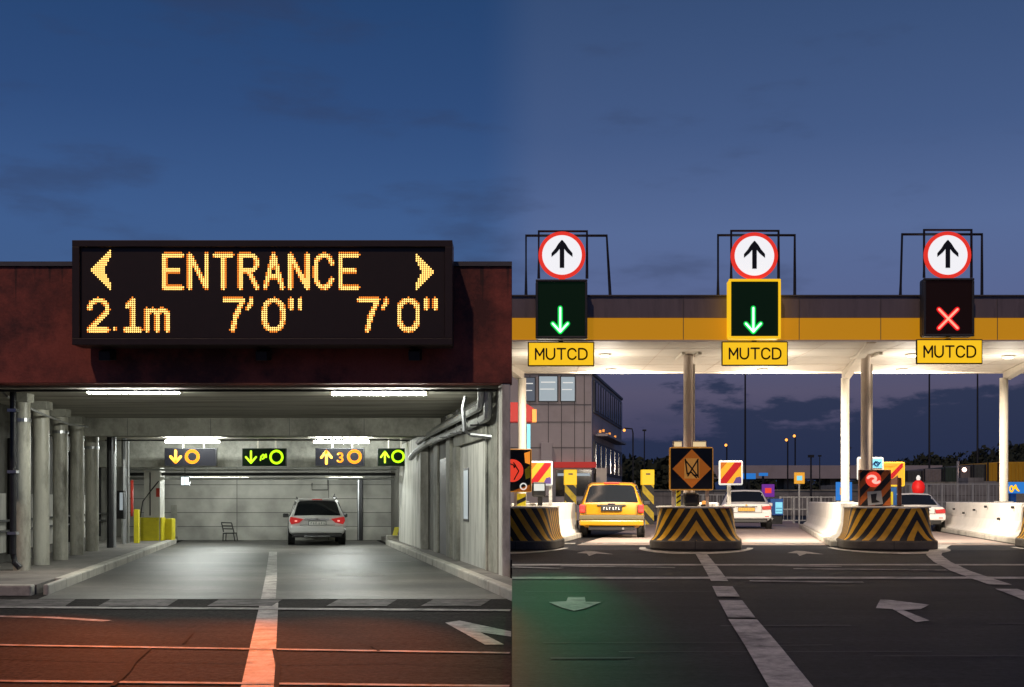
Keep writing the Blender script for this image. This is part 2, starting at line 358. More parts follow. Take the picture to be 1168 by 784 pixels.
        if smooth:
            me.polygons.foreach_set('use_smooth', [True]*len(me.polygons))
            me.set_sharp_from_angle(angle=R(38))
        o = bpy.data.objects.new(name, me); o.location = loc; COL.objects.link(o)
        if parent is not None: o.parent = parent
        if bevel:
            b = o.modifiers.new('bevel', 'BEVEL'); b.width = bevel; b.segments = segs; b.limit_method = 'ANGLE'; b.angle_limit = R(40)
        return o
def builds(s, name, mats, parent=None, **k):
    """every separate piece of the collected mesh becomes an object of its own"""
    par = list(range(len(s.v)))
    def find(i):
        while par[i] != i: par[i] = par[par[i]]; i = par[i]
        return i
    for f in s.f:
        for i in f[1:]: par[find(i)] = find(f[0])
    groups = {}
    for fi, f in enumerate(s.f): groups.setdefault(find(f[0]), []).append(fi)
    out = []
    for fs in groups.values():
        m = MB(); ids = {}
        for fi in fs:
            nf = []
            for i in s.f[fi]:
                if i not in ids: ids[i] = len(m.v); m.v.append(s.v[i])
                nf.append(ids[i])
            m.f.append(tuple(nf)); m.m.append(s.m[fi])
            if fi in s.uv: m.uv[len(m.f)-1] = s.uv[fi]
        out.append(m.build(name, mats, parent, **k))
    return out
MB.builds = builds
def tag(o, label, cat, group=None, kind=None):
    o['label'] = label; o['category'] = cat
    if group: o['group'] = group
    if kind: o['kind'] = kind
    return o
def thing(name, loc, label, cat, group=None, rz=0):
    o = bpy.data.objects.new(name, None); o.location = loc; o.rotation_euler = (0,0,rz); o.empty_display_size = .2; COL.objects.link(o)
    return tag(o, label, cat, group)
def setting(mb, name, mats, label, cat, **k):
    return tag(mb.build(name, mats, **k), label, cat, kind='structure')
def copy_tree(o, parent=None):
    c = o.copy(); COL.objects.link(c)
    if parent is not None: c.parent = parent
    for ch in list(o.children): copy_tree(ch, c)
    return c
def lamp(name, kind, loc, parent, energy, color, aim=None, **k):
    d = bpy.data.lights.new(name, kind); d.energy = energy; d.color = color
    for a, b in k.items(): setattr(d, a, b)
    o = bpy.data.objects.new(name, d); COL.objects.link(o); o.parent = parent
    r = parent
    while r.parent: r = r.parent
    o.location = Vector(loc)-r.location
    if aim is not None: o.rotation_euler = (Vector(aim)-Vector(loc)).to_track_quat('-Z', 'Y').to_euler()
    return o

# ------------------------------------------------------------------ letters as strokes in a 0..1 box
def arc(cx, cy, rx, ry, a0, a1, n=14): return [(cx+rx*math.cos(R(a0+(a1-a0)*i/n)), cy+ry*math.sin(R(a0+(a1-a0)*i/n))) for i in range(n+1)]
G = {
 'E': [[(1,1),(0,1),(0,0),(1,0)], [(0,.52),(.82,.52)]],
 'N': [[(0,0),(0,1),(1,0),(1,1)]],
 'T': [[(0,1),(1,1)], [(.5,1),(.5,0)]],
 'R': [[(0,0),(0,1),(.6,1)]+arc(.6,.76,.4,.24,90,-90,8)+[(0,.52)], [(.5,.52),(1,0)]],
 'A': [[(0,0),(.5,1),(1,0)], [(.18,.33),(.82,.33)]],
 'C': [arc(.5,.62,.5,.38,20,180,10)+arc(.5,.38,.5,.38,180,340,10)],
 'D': [[(0,0),(0,1),(.4,1)]+arc(.4,.6,.6,.4,90,0,8)+arc(.4,.4,.6,.4,0,-90,8)+[(0,0)]],
 'M': [[(0,0),(0,1),(.5,.35),(1,1),(1,0)]],
 'U': [[(0,1),(0,.4)]+arc(.5,.4,.5,.4,180,360,12)+[(1,1)]],
 '0': [arc(.5,.66,.5,.34,0,180,10)+arc(.5,.34,.5,.34,180,360,10)+[(1,.66)]],
 'O': [arc(.5,.5,.5,.5,0,360,28)],
 '2': [arc(.5,.68,.5,.32,170,0,10)+[(.98,.58),(0,0),(1,0)]],
 '1': [[(.1,.8),(.5,1),(.5,0)], [(0,0),(1,0)]],
 '7': [[(0,1),(1,1),(.62,.45),(.45,0)]],
 '3': [arc(.45,.75,.45,.25,150,-90,10), arc(.45,.25,.5,.25,90,-150,10)],
 'm': [[(0,0),(0,1)], [(0,.8)]+arc(.25,.72,.25,.28,150,0,8)+[(.5,0)], arc(.75,.72,.25,.28,170,0,8)+[(1,0)]],
 '.': [[(.5,.5),(.5,.5)]],
 "'": [[(.7,1),(.7,.55),(.15,0)]],
 '"': [[(.1,1),(.1,0)], [(.9,1),(.9,0)]],
}

# ================================================================== THE SETTING
b = MB(); b.face([(-900,-60,-.06), (900,-60,-.06), (900,1600,-.06), (-900,1600,-.06)])
setting(b, 'ground', 'earth', 'dark open ground reaching the horizon beyond the toll plaza', 'ground')
b = MB(); b.slab([(-40,-6), (-.001,-6), (-.001,20), L(-.3,20,0)[:2], L(-.3,43,0)[:2], L(-13,43,0)[:2], (-40,20)], -.05, 0)
setting(b, 'road', 'asphalt', 'worn asphalt road in front of the garage, lit orange', 'road')
b = MB(); b.slab([L(-7.12,17.0,0)[:2], L(-.62,17.0,0)[:2], L(-.62,41.5,0)[:2], L(-7.12,41.5,0)[:2]], -.01, .004)
setting(b, 'drive', 'garage_floor', 'pale stained concrete drive running into the parking garage', 'drive')
PZ = .37
b = MB(); b.slab([(0,-6), (400,-6), (400,900), (-70,900), (-70,52), L(.05,52,0)[:2], L(.05,20.6,0)[:2], (0,20.6)], -.05, PZ)
setting(b, 'plaza', 'plaza_asphalt', 'dark smooth asphalt of the toll plaza', 'plaza')
ISL = [-.02, 3.55, 7.5, 11.35]       # plan positions of the toll islands
b = MB()
for a0, a1 in ((.85,2.8), (4.3,6.75), (8.3,10.6)):
    b.slab([T(a0,27.2,0)[:2], T(a1,27.2,0)[:2], T(a1+.3,60,0)[:2], T(a0-.2,60,0)[:2]], PZ-.01, PZ+.004)
setting(b, 'lane_paving', 'lane_slab', 'pinkish concrete paving of the toll lanes under the canopy', 'paving')

# left walkway with kerb
b = MB(); b.box(-9.2, -7.32, 17.9, 41.4, -.02, .14, L)
setting(b, 'pavement', 'pavement', 'raised grey walkway under the row of columns', 'pavement')
b = MB(); y = 17.75
while y < 38.5:
    ln = 1.5; b.box(-7.32+(.12 if y < 18 else 0), -7.12, y+.012, y+ln-.012, -.02, .152, L); y += ln
for k in range(3): b.box(-7.33-.95*(k+1)+.012, -7.33-.95*k-.012, 17.6, 17.9, -.02, .148, L)
setting(b, 'kerb', 'kerb', 'pale kerbstones edging the walkway on the column side', 'kerb', bevel=.025)
# right walkway with kerb
b = MB(); b.box(-.45, -.13, 17.4, 41.4, -.02, .14, L)
setting(b, 'pavement', 'pavement', 'narrow grey walkway along the pale garage wall', 'pavement')
b = MB(); y = 16.6
while y < 37: b.box(-.62, -.45, y+.012, y+.988, -.02, .152, L); y += 1.0
b.box(-.62, -.13, 37.0, 37.5, -.02, .30, L)
setting(b, 'kerb', 'kerb', 'pale kerbstones edging the walkway on the garage wall side', 'kerb', bevel=.025)

# painted markings, garage side
def strip(mb, pts, w, z, fr=None):
    """a painted line following (x, y) points, w wide"""
    for (x0,y0), (x1,y1) in zip(pts, pts[1:]):
        d = Vector((x1-x0, y1-y0)).normalized(); nx, ny = -d.y*w/2, d.x*w/2
        mb.face([(x0-nx,y0-ny,z), (x1-nx,y1-ny,z), (x1+nx,y1+ny,z), (x0+nx,y0+ny,z)])
def G0(px, py, z=0): d = F*(CZ-z)/(py-HY); return ((px-CX)/F*d, d)
b = MB(); c0, c1 = G0(293,790), G0(307,688); strip(b, [c0, c1], .24, .006); c2 = G0(309.5,658); c3 = G0(311.5,630); strip(b, [G0(306,684), c2, c3], .2, .009)
setting(b, 'road_marking', 'paint_line', 'white centre line leading up the drive into the garage', 'road marking')
b = MB()
for x0, x1 in ((-40,86), (112,203), (236,322), (372,453), (480,560)):
    q = [G0(x0,692), G0(x1-12,692), G0(x1,684.5), G0(x0+14,684.5)]; b.face([(x,y,.008) for x, y in q])
setting(b, 'road_marking', 'paint_faint', 'row of worn broad white dashes crossing the garage mouth', 'road marking')
for py0, py1, w, lab in ((693,697,.26,'thin white line across the road just before the broad dashes'), (736,746,.10,'thin white line across the orange lit middle of the road'), (777.5,784,.09,'thin white line across the road nearest the camera')):
    b = MB(); strip(b, [G0(-60,py0), G0(200,(py0*.6+py1*.4)), (-.02, G0(584,py1)[1])], w, .010)
    setting(b, 'road_marking', 'paint_worn', lab, 'road marking')
b = MB(); z = .006; b.face([(*G0(508,711),z), (*G0(524,708.5),z), (*G0(583,721),z), (*G0(583,727),z), (*G0(548,722),z), (*G0(575,736),z), (*G0(553,736),z)])
setting(b, 'road_marking', 'paint_line', 'worn painted arrow on the orange lit road', 'road marking')
b = MB(); strip(b, [G0(-30,703), G0(60,705), G0(122,709)], .16, .006)
setting(b, 'road_marking', 'paint_worn', 'faded painted streak on the road below the kerb corner', 'road marking')
b = MB()
for pts, w in (([(128,784),(145,768),(152,757),(170,741)],.045), ([(209,735),(220,721)],.03), ([(424,737),(432,744)],.03), ([(313,742),(317,760),(315,790)],.04), ([(0,752),(120,755),(290,757)],.02), ([(316,759),(450,757),(583,762)],.02), ([(0,731),(190,733),(285,729)],.015)):
    strip(b, [G0(*p) for p in pts], w, .012)
setting(b, 'road_crack', 'crack', 'dark tar filled cracks and seams in the road surface', 'road crack')
b = MB()
for x0, x1, py in ((330,418,632), (386,443,657), (360,392,651), (414,428,653.5), (366,378,662), (420,470,641)):
    y = G0(x0,py)[1]; strip(b, [(G0(x0,py)[0], y), (G0(x1,py)[0], y)], .16, .009)
setting(b, 'road_marking', 'paint_worn', 'scuffed remains of white bay lines behind the silver car', 'road marking')

# scuffs and smears
b = MB(); rs = random.Random(3)
mat('smear', (.055,.053,.055), .7, var=.5, scale=4, stretch=(.5,3,1))
for k in range(26):
    py = rs.uniform(668,782); x = rs.uniform(0,11); y = F*(CZ-.37)/(py-HY); w = rs.uniform(.4,2.6); strip(b, [(x,y),(x+w,y+rs.uniform(-.06,.06))], rs.uniform(.02,.06)*y/9, .37+.006+k*.00005)
setting(b, 'road_smear', 'smear', 'faint grey smears and scuffs across the dark plaza asphalt', 'road smear')
# painted markings, toll side
def G1(px, py): return G0(px, py, PZ)
z = PZ+.009
for py, w, lab in ((645,.40,'thin white line across the plaza nearer the toll islands'), (660,.40,'thin bright white line across the dark plaza')):
    b = MB(); y = G1(600,py)[1]; strip(b, [(0,y), (30,y+.1)], w, z); setting(b, 'road_marking', 'paint_line', lab, 'road marking')
b = MB()
for x0, x1, py in ((584,640,648), (640,770,647), (860,960,646), (905,1080,650), (855,985,664)):
    strip(b, [G1(x0,py-.5), G1(x1,py+1.2)], .22, z+.001)
setting(b, 'road_marking', 'paint_worn', 'faint smeared streaks beside the white lines across the plaza', 'road marking')
b = MB(); pts = [(800,633),(812,650),(821,664)]; strip(b, [G1(*p) for p in pts], .21, z+.003)
for a, c in (((824,670),(831,682)), ((833,686),(846,706))): strip(b, [G1(*a), G1(*c)], .23, z+.003)
strip(b, [G1(847,708), G1(870,739), G1(905,790)], .235, z+.003)
setting(b, 'road_marking', 'paint_line', 'broad broken white lane line running to the middle toll island', 'road marking')
b = MB(); strip(b, [G1(*p) for p in ((1078,622),(1068,628),(1065,634),(1075,642),(1095,652),(1120,661),(1141,668))], .26, z+.003)
strip(b, [G1(1148,673), G1(1220,700)], .24, z+.003)
setting(b, 'road_marking', 'paint_line', 'curved white lane line sweeping from the right hand toll island', 'road marking')
b = MB(); b.face([(*G1(x,y),z) for x, y in ((999,695),(1004,685),(1015,685.5),(1060,691),(1050,696),(1030,697),(1060,709),(1045,711),(1018,696))][::-1])
setting(b, 'road_marking', 'paint_line', 'painted lane arrow pointing left on the dark plaza', 'road marking')
b = MB(); b.face([(*G1(x,y),z) for x, y in ((626,688),(646,687),(648,682),(667,682),(668,687.5),(686,688),(668,695),(655,698),(640,694))][::-1])
setting(b, 'road_marking', 'paint_line', 'painted lane arrow catching green light on the plaza', 'road marking')
for x0, lab in ((658,'small worn lane arrow in front of the yellow car lane'), (898,'small worn lane arrow in front of the white car lane')):
    b = MB(); b.face([(*G1(x0+x,y),z+.001) for x, y in ((0,631.5),(10,629),(20,629.5),(42,633),(22,632.2),(14,635),(11,632))][::-1])
    setting(b, 'road_marking', 'paint_line', lab, 'road marking')
for lst, lab in ((((638,655),(662,680),(686,712)), 'short white stop dashes behind the yellow car'), (((862,875),(883,893),(902,919),(925,938)), 'short white stop dashes in the lane of the middle white car'), (((1088,1110),(1118,1140)), 'short white stop dashes in the lane of the right hand white car')):
    b = MB()
    for x0, x1 in lst:
        y = G1(x0,620.5)[1]; b.face([(G1(x0,620.5)[0],y-.35,z+.002), (G1(x1,620.5)[0],y-.35,z+.002), (G1(x1,620.5)[0]+.05,y+.35,z+.002), (G1(x0,620.5)[0]+.05,y+.35,z+.002)])
    setting(b, 'road_marking', 'paint_line', lab, 'road marking')

# ================================================================== THE PARKING GARAGE
gar = thing('parking_garage', (-4, 20, 0), 'red fronted concrete parking garage with a wide lit drive-in opening', 'parking garage')
b = MB(); b.box(-13, 0, 20, 20.4, 3.275, 5.18, I); b.build('facade', 'red_render', gar, bevel=.015)
b = MB(); b.box(-13, .0, 19.97, 20.45, 5.182, 5.255, I); b.build('coping', 'dark_panel', gar)
b = MB(); b.box(-13, -.02, 20.41, 28, 3.24, 3.6, L); b.build('ceiling', 'concrete_ceiling', gar)
b = MB(); b.box(-13, -.02, 28.42, 36, 3.1, 3.6, L); b.box(-13, -.02, 36.5, 41.4, 2.47, 3.6, L); b.build('ceiling', 'concrete_ceiling', gar)
b = MB(); b.box(-13, -.14, 28.0, 28.42, 2.83, 3.6, L); b.build('beam', 'concrete', gar, bevel=.012)
b = MB()
for a in (-8.9,-7.3,-5.4,-3.6,-1.9): b.box(a, a+.012, 27.994, 28.0, 2.84, 3.23, L)
b.builds('beam_joint', 'dark_panel', gar)
b = MB(); b.box(-13, -.14, 36, 36.5, 2.33, 3.1, L); b.build('beam', 'concrete', gar, bevel=.012)
b = MB(); b.box(-13, -.02, 20.4, 41.4, 4.9, 5.1, L); b.build('roof', 'dark_panel', gar)
b = MB(); b.box(-13, -.02, 41.5, 41.8, 0, 5.05, L); b.build('back_wall', 'panel_wall', gar)
b = MB(); b.box(-9.6, -9.2, 20.5, 41.4, 0, 3.6, L); b.build('side_wall', 'concrete_shade', gar)
b = MB()
for k in range(10): b.box(-9.19, -9.13, 20.9+k*1.7, 20.98+k*1.7, .3, 2.6, L)
for zz in (.75, .95): b.box(-9.12, -9.06, 20.6, 38, zz, zz+.04, L)
b.builds('wall_rail', 'dark_metal', gar)
b = MB()
for k in range(9): b.box(-9.195, -9.15, 21.3+k*1.7, 22.3+k*1.7, .35, 1.5, L)
b.builds('wall_panel', 'concrete_pale', gar)
# wall on the toll side, built as bays
b = MB(); b.box(-.12, -.02, 20.4, 41.4, 0, 3.3, L); b.build('side_wall', 'concrete_shade', gar)
b = MB(); b.box(-.16, -.02, 20.02, 20.36, 0, 3.27, L); b.build('corner_post', 'concrete_pale', gar, bevel=.02)
b = MB(); b.box(-.165, -.12, 20.42, 21.35, .14, 3.2, L); b.builds('wall_panel', 'concrete', gar, bevel=.01)
b = MB(); b.box(-.145, -.12, 21.5, 24.9, .14, 2.42, L); b.builds('wall_panel', 'concrete_pale', gar)
b = MB(); b.box(-.20, -.12, 21.36, 21.49, .14, 2.46, L); b.box(-.22, -.12, 24.91, 25.5, .14, 2.46, L); b.box(-.2, -.12, 21.36, 25.5, 2.461, 2.8, L); b.builds('frame', 'concrete', gar, bevel=.012)
b = MB(); b.box(-.20, -.12, 26.1, 26.7, .14, 3.2, L); b.box(-.17, -.12, 28.45, 29.2, .14, 3.05, L); b.builds('pilaster', 'concrete', gar, bevel=.015)
b = MB(); b.box(-.14, -.12, 27.0, 28.2, .14, 2.3, L); b.build('door', 'dark_panel', gar)
b = MB(); b.box(-.32, -.12, 30.6, 36.4, .14, 2.98, L); b.build('wall_pier', 'concrete_pale', gar, bevel=.02)
b = MB(); b.box(-.16, -.145, 23.7, 24.35, .95, 2.0, L); wf = b.build('window', 'dark_metal', gar)
b = MB(); b.box(-.165, -.160, 23.76, 24.29, 1.0, 1.95, L); b.build('pane', 'mirror_lit', wf)

# round columns along the walkway
for px, d, r in ((25,21.5,.145), (47,23.3,.150), (69,25.3,.150), (88,27.6,.15), (105,29.6,.155)):
    x = (px-CX)/F*d; top = 3.24 if d < 27.9 else 3.1; b = MB()
    b.lathe([(r,.14),(r,top)], (x,d,0), 24); c = b.build('column', 'concrete_column', gar, smooth=True)
    b = MB(); b.box(x-r-.012, x+r+.012, d-r-.012, d+r+.012, top-.16, top-.003); b.build('capital', 'concrete', c, bevel=.01)
    if px in (25, 69, 105):
        b = MB(); b.lathe([(r+.012,top-.5),(r+.012,top-.44)], (x,d,0), 20); b.build('clamp', 'steel', c)

# drainpipe by the first column
t = thing('drainpipe', (*P(17,640,20.9)[:2], .14), 'dark drainpipe bending out at the foot of the first round column', 'pipe')
b = MB(); p = lambda px, py, d=20.9: P(px, py, d)
b.tube([p(15,447), p(15,600), p(15,632), p(17,642), p(23,648)], .055, 10); b.build('pipe', 'dark_metal', t, smooth=True)
b = MB()
for py in (470, 540, 610): b.box(p(15,0).x-.075, p(15,0).x+.075, 20.83, 20.97, p(0,py).z, p(0,py).z+.05)
b.builds('bracket', 'steel', t)
def pipe(pts, r, m, label, brackets=None):
    b = MB(); b.tube(pts, r, 8); o = tag(b.build('pipe', m, smooth=True), label, 'pipe'); return o
pipe([(-9.6,20.5,3.2), (-.1,20.46,3.2)], .022, 'dark_metal', 'thin dark conduit running along the top of the garage mouth')
pipe([P(0,444,21), P(8,452,21), P(34,466,22), P(52,474,23), P(78,484,25.4), P(100,487,27)], .022, 'galvanised', 'slack grey cable looping from column to column', )
pipe([L(-.33,20.55,3.26), L(-.33,20.56,3.18), L(-.33,20.62,3.09), L(-.33,20.8,3.06), L(-.33,28.1,2.94)], .055, 'steel', 'topmost of the shiny pipes along the pale garage wall')
pipe([L(-.42,20.55,3.26), L(-.42,20.56,3.05), L(-.42,20.62,2.96), L(-.42,20.8,2.93), L(-.42,28.4,2.86), L(-.5,29.5,2.75)], .06, 'galvanised', 'middle grey pipe along the pale garage wall')
pipe([L(-.30,20.55,3.26), L(-.30,20.56,2.88), L(-.30,20.62,2.79), L(-.30,20.8,2.76), L(-.30,29.6,2.72), L(-.38,31,2.6), L(-.46,31.6,2.45)], .075, 'galvanised', 'thick lowest pipe along the pale garage wall, bending down at its far end')
pipe([P(531,452,21.4), P(528,466,21.4), P(530,492,21.4), P(538,496,21.4), P(576,500,20.8)], .04, 'steel', 'bent steel pipe dropping from the pipe run and turning to the wall')
t = thing('cable_clips', L(-.3,22,2.8), 'row of dark straps clipping the pipe run to the pale wall', 'strap')
for y in (21.2,22.4,23.8,25.4): b = MB(); b.box(-.5, -.13, y, y+.03, 2.655, 2.678, L); b.box(-.37, -.355, y, y+.03, 2.68, 3.12, L); b.builds('strap', 'dark_metal', t)
for px, y, r, m, lab in ((125.5,31.6,.085,'dark_metal','thick dark standpipe beyond the last round column'), (130.5,31.9,.05,'steel','slim shiny standpipe right beside the thick dark one'), (141.5,34.4,.075,'steel','steel standpipe between the dark standpipe and the yellow post'), (146.5,35.2,.03,'galvanised','thin grey conduit just left of the yellow post')):
    x = P(px,0,y).x; pipe([(x,y,.14), (x,y,3.09)], r, m, lab)
b = MB(); x0, x1 = P(149,548,35).x, P(151.5,548,35).x; b.box(x0, x1, 35, 35.06, .9, P(0,548,35).z); tag(b.build('hydrant_pipe', 'red_paint'), 'narrow red pipe rising behind the yellow post', 'pipe')
for py, d, r, m, lab in ((541,37.2,.05,'dark_metal','dark pipe crossing under the far ceiling above the silver car'), (546,37.6,.035,'steel','bright thin pipe crossing below the dark one under the far ceiling'), (536,36.9,.03,'galvanised','thin grey conduit highest of the pipes crossing the far ceiling')):
    z = P(0,py,d).z; pipe([L(-8.6,d,z), L(-.35,d,z)], r, m, lab)
pipe([(P(120,0,33.2).x,33.2,2.98), (P(250,0,33.2).x,33.2,2.99), (P(440,0,33.2).x,33.2,3.0), (P(478,0,33.2).x,33.2,2.96)], .02, 'dark_metal', 'dark conduit running behind the hanging lane signs')
pipe([P(160,590,36.6), P(163,572,36.6), P(172,560,36.6), P(181,549,36.6)], .02, 'black', 'black cable swinging up across the pale pillar')

# fluorescent lights
def fluorescent(px0, px1, py, d, label, m='tube_lit', hang=None, th=.04):
    a, c = P(px0,py,d), P(px1,py,d)
    t = thing('fluorescent_light', ((a.x+c.x)/2, d, a.z), label, 'ceiling light', 'fluorescent lights in the garage')
    b = MB(); b.tube([(a.x+.05,d,a.z), (c.x-.05,d,a.z)], th, 10); b.build('tube', m, t, smooth=True)
    b = MB(); b.box(a.x, c.x, d-.018, d+.018, a.z+th+.004, a.z+th+.03); b.build('housing', 'cream_paint', t)
    b = MB(); b.box(a.x, a.x+.05, d-.04, d+.04, a.z-.03, a.z+th); b.box(c.x-.05, c.x, d-.04, d+.04, a.z-.03, a.z+th); b.builds('end_cap', 'cream_paint', t)
    if hang:
        b = MB()
        for x in (a.x+.35*(c.x-a.x), a.x+.65*(c.x-a.x)): b.tube([(x,d,a.z+th+.03), (x,d,hang)], .012, 6)
        b.builds('hanger', 'steel', t)
fluorescent(97, 208, 446.5, 20.9, 'bright white fluorescent tube above the columns side of the garage mouth', hang=3.24)
fluorescent(376, 489, 448.5, 20.9, 'bright white fluorescent tube above the pale wall side of the garage mouth', hang=3.24)
fluorescent(187, 253, 503.5, 33.9, 'white fluorescent tube above the hanging sign with an amber down arrow', 'tube_lit_far', 3.1)
fluorescent(356, 423, 504, 33.9, 'white fluorescent tube above the hanging sign that reads 30', 'tube_lit_far', 3.1)
fluorescent(371, 416, 545.5, 38.3, 'small fluorescent tube under the far ceiling over the silver car', 'tube_lit_far', 2.47, .022)
fluorescent(210, 285, 545.5, 38.3, 'long dim fluorescent tube under the far ceiling left of the silver car', 'tube_lit_far', 2.47, .022)

# lane signs hanging in the garage
def hang_sign(px0, px1, py0, py1, d, panel, glyphm, glyphs, label):
    a, c = P(px0,py1,d), P(px1,py0,d)
    t = thing('lane_sign', ((a.x+c.x)/2, d, a.z), label, 'lane sign', 'lane signs hanging across the garage')
    b = MB(); b.box(a.x, c.x, d, d+.12, a.z, c.z); b.build('housing', 'black', t, bevel=.01)
    b = MB(); b.box(a.x+.02, c.x-.02, d-.004, d-.0005, a.z+.02, c.z-.02); b.build('panel', panel, t)
    for kind, gx0, gx1, gy0, gy1, half in glyphs:
        fr = lambda u, v, gx0=gx0, gx1=gx1, gy0=gy0, gy1=gy1: tuple(P(gx0+(gx1-gx0)*u, gy1+(gy0-gy1)*v, d-.012))
        ln = {'down': [[(.5,1),(.5,.05)], [(0,.5),(.5,0),(1,.5)]], 'up': [[(.5,0),(.5,.95)], [(0,.5),(.5,1),(1,.5)]],
              'turn': [[(0,0),(.12,.6),(.45,.9),(.9,.6)], [(.35,.2),(.6,.35)], [(.9,.95),(.95,.5),(.5,.5)]]}.get(kind) or G[kind]
        b = MB(); b.strokes(ln, fr, .008, half*d/F); b.build('arrow' if kind in ('down','up','turn') else 'digit', glyphm, t)
    b = MB()
    for u in (.35, .75): x = a.x+(c.x-a.x)*u; b.box(x-.02, x+.02, d+.04, d+.08, c.z, 3.098)
    b.builds('hanger', 'cream_paint', t)
hang_sign(187.5, 247, 511, 532, 34.6, 'sign_panel_grey', 'amber_glyph', [('down',194.5,206,514.5,527.5,1.6), ('O',212.5,226,514.5,527.5,1.7)], 'grey hanging sign with amber down arrow and ring, over the yellow boxes')
hang_sign(276, 326.5, 511.5, 532, 34.6, 'sign_panel_green', 'lime_glyph', [('down',280.5,292,515,528,1.2), ('turn',297,304,518,525,.9), ('O',308.5,322,514.5,528.5,1.3)], 'black hanging sign with lime down arrow, small squiggle and ring')
hang_sign(359.5, 415.5, 511, 532, 34.6, 'sign_panel_grey', 'amber_glyph', [('up',366.5,378,515,529,1.5), ('3',385,391,517,527,1.0), ('O',397.5,411,514.5,527.5,1.6)], 'grey hanging sign with amber up arrow reading 30, above the silver car')
hang_sign(430.5, 466, 511.5, 532, 34.6, 'sign_panel_green', 'lime_glyph', [('up',434.5,443.5,515.5,527.5,1.1), ('O',447.5,460.5,514.5,527,1.2)], 'short black hanging sign with lime up arrow and ring, next to the pale wall')
t = thing('exit_light', (P(211,554,36.4).x, 36.4, P(211,554,36.4).z), 'small square bluish white lit box hanging under the far ceiling', 'exit light')
b = MB(); b.plate(206,216,543.5,554,36.4,.08); b.build('housing', 'steel', t); b = MB(); b.plate(206.7,210.5,544.2,553.3,36.395,.004); b.plate(211.3,215.3,544.2,553.3,36.395,.004); b.build('panel', 'exit_white', t)
b = MB(); b.tube([P(211,543.5,36.45), (P(211,0,36.45).x,36.45,2.6)], .012, 6); b.builds('hanger', 'dark_metal', t)

# things on the far walkway
def ground_z(px0, px1, d, z0, z1, th, m, name, label, cat, bevel=.01):
    b = MB(); x0, x1 = (px0-CX)/F*d, (px1-CX)/F*d; b.box(x0, x1, d, d+th, z0, z1); return tag(b.build(name, m, bevel=bevel), label, cat)
t = thing('pillar', (P(172,0,37).x, 37.3, .14), 'pale square pillar wrapped in a yellow guard at its foot', 'pillar')
b = MB(); x0, x1 = (164-CX)/F*37, (182.5-CX)/F*37; b.box(x0, x1, 37, 37.5, .14, 2.46); b.build('shaft', 'concrete_pale', t, bevel=.02)
b = MB(); b.box(x0-.05, x1-.02, 36.93, 36.997, .14, .84); b.box(x0-.09, x0-.004, 36.93, 37.4, .14, .84); b.box(x1+.004, x1+.05, 37.0, 37.4, .14, .84); b.builds('guard', 'bollard_yellow', t, bevel=.01)
b = MB(); b.plate(178,182,557,567,36.985,.012); b.build('notice', 'red_paint', t)
b = MB(); c = P(172,0,36.99); b.tube([(c.x-.02,36.985,.9), (c.x-.02,36.985,2.2)], .018, 6); b.build('conduit', 'dark_metal', t)
t = thing('guard_box', (P(190,0,37.4).x, 37.6, .14), 'small yellow guard box standing right of the pale pillar', 'guard box')
b = MB(); b.box((187.5-CX)/F*37.4, (196-CX)/F*37.4, 37.4, 37.8, .14, .80); b.build('body', 'bollard_yellow', t, bevel=.015)
b = MB(); b.box((183.4-CX)/F*37.4, (187-CX)/F*37.4, 37.45, 37.75, .14, .74); b.build('side_plate', 'concrete', t)
ground_z(152.5, 158, 34.9, .14, 1.10, .12, 'bollard_yellow', 'guard_post', 'tall narrow yellow guard post left of the pale pillar', 'guard post')
t = thing('wall_cabinet', (P(136,0,33).x, 33, 1.2), 'narrow steel cabinet with a bright door beyond the standpipes', 'cabinet')
b = MB(); b.plate(131,141,560,592,33,.2); b.build('body', 'dark_metal', t, bevel=.01); b = MB(); b.plate(136.5,140,562,582,32.99,.008); b.build('door', 'mirror_lit', t)
# slatted metal chair by the back wall
t = thing('chair', (P(261,0,40.7).x, 40.7, .004), 'black slatted metal chair alone against the back wall', 'chair')
q = lambda px, py, dd=0: P(px, py, 40.7+dd)
b = MB(); b.tube([q(252.5,596), q(255,607)], .02, 6); b.tube([q(264,596.5), q(267,608)], .02, 6)
for py in (596.2, 599.8, 603.2): b.tube([q(252.5+(py-596)*.22,py), q(264+(py-596)*.26,py+.4)], .022, 6)
b.build('backrest', 'black', t)
b = MB(); o = q(255,608.5); e = q(267.5,609); b.box(o.x, e.x, 40.6, 41.05, o.z-.02, o.z+.02); b.build('seat', 'black', t)
for px, dd in ((255.3,-.08),(255.3,.33),(267,-.08),(267,.33)):
    b = MB(); b.tube([(q(px,0,0).x,40.7+dd,o.z), (q(px+(1.5 if px > 260 else -.4),0,0).x,40.7+dd,.004)], .018, 6); b.build('leg', 'black', t)
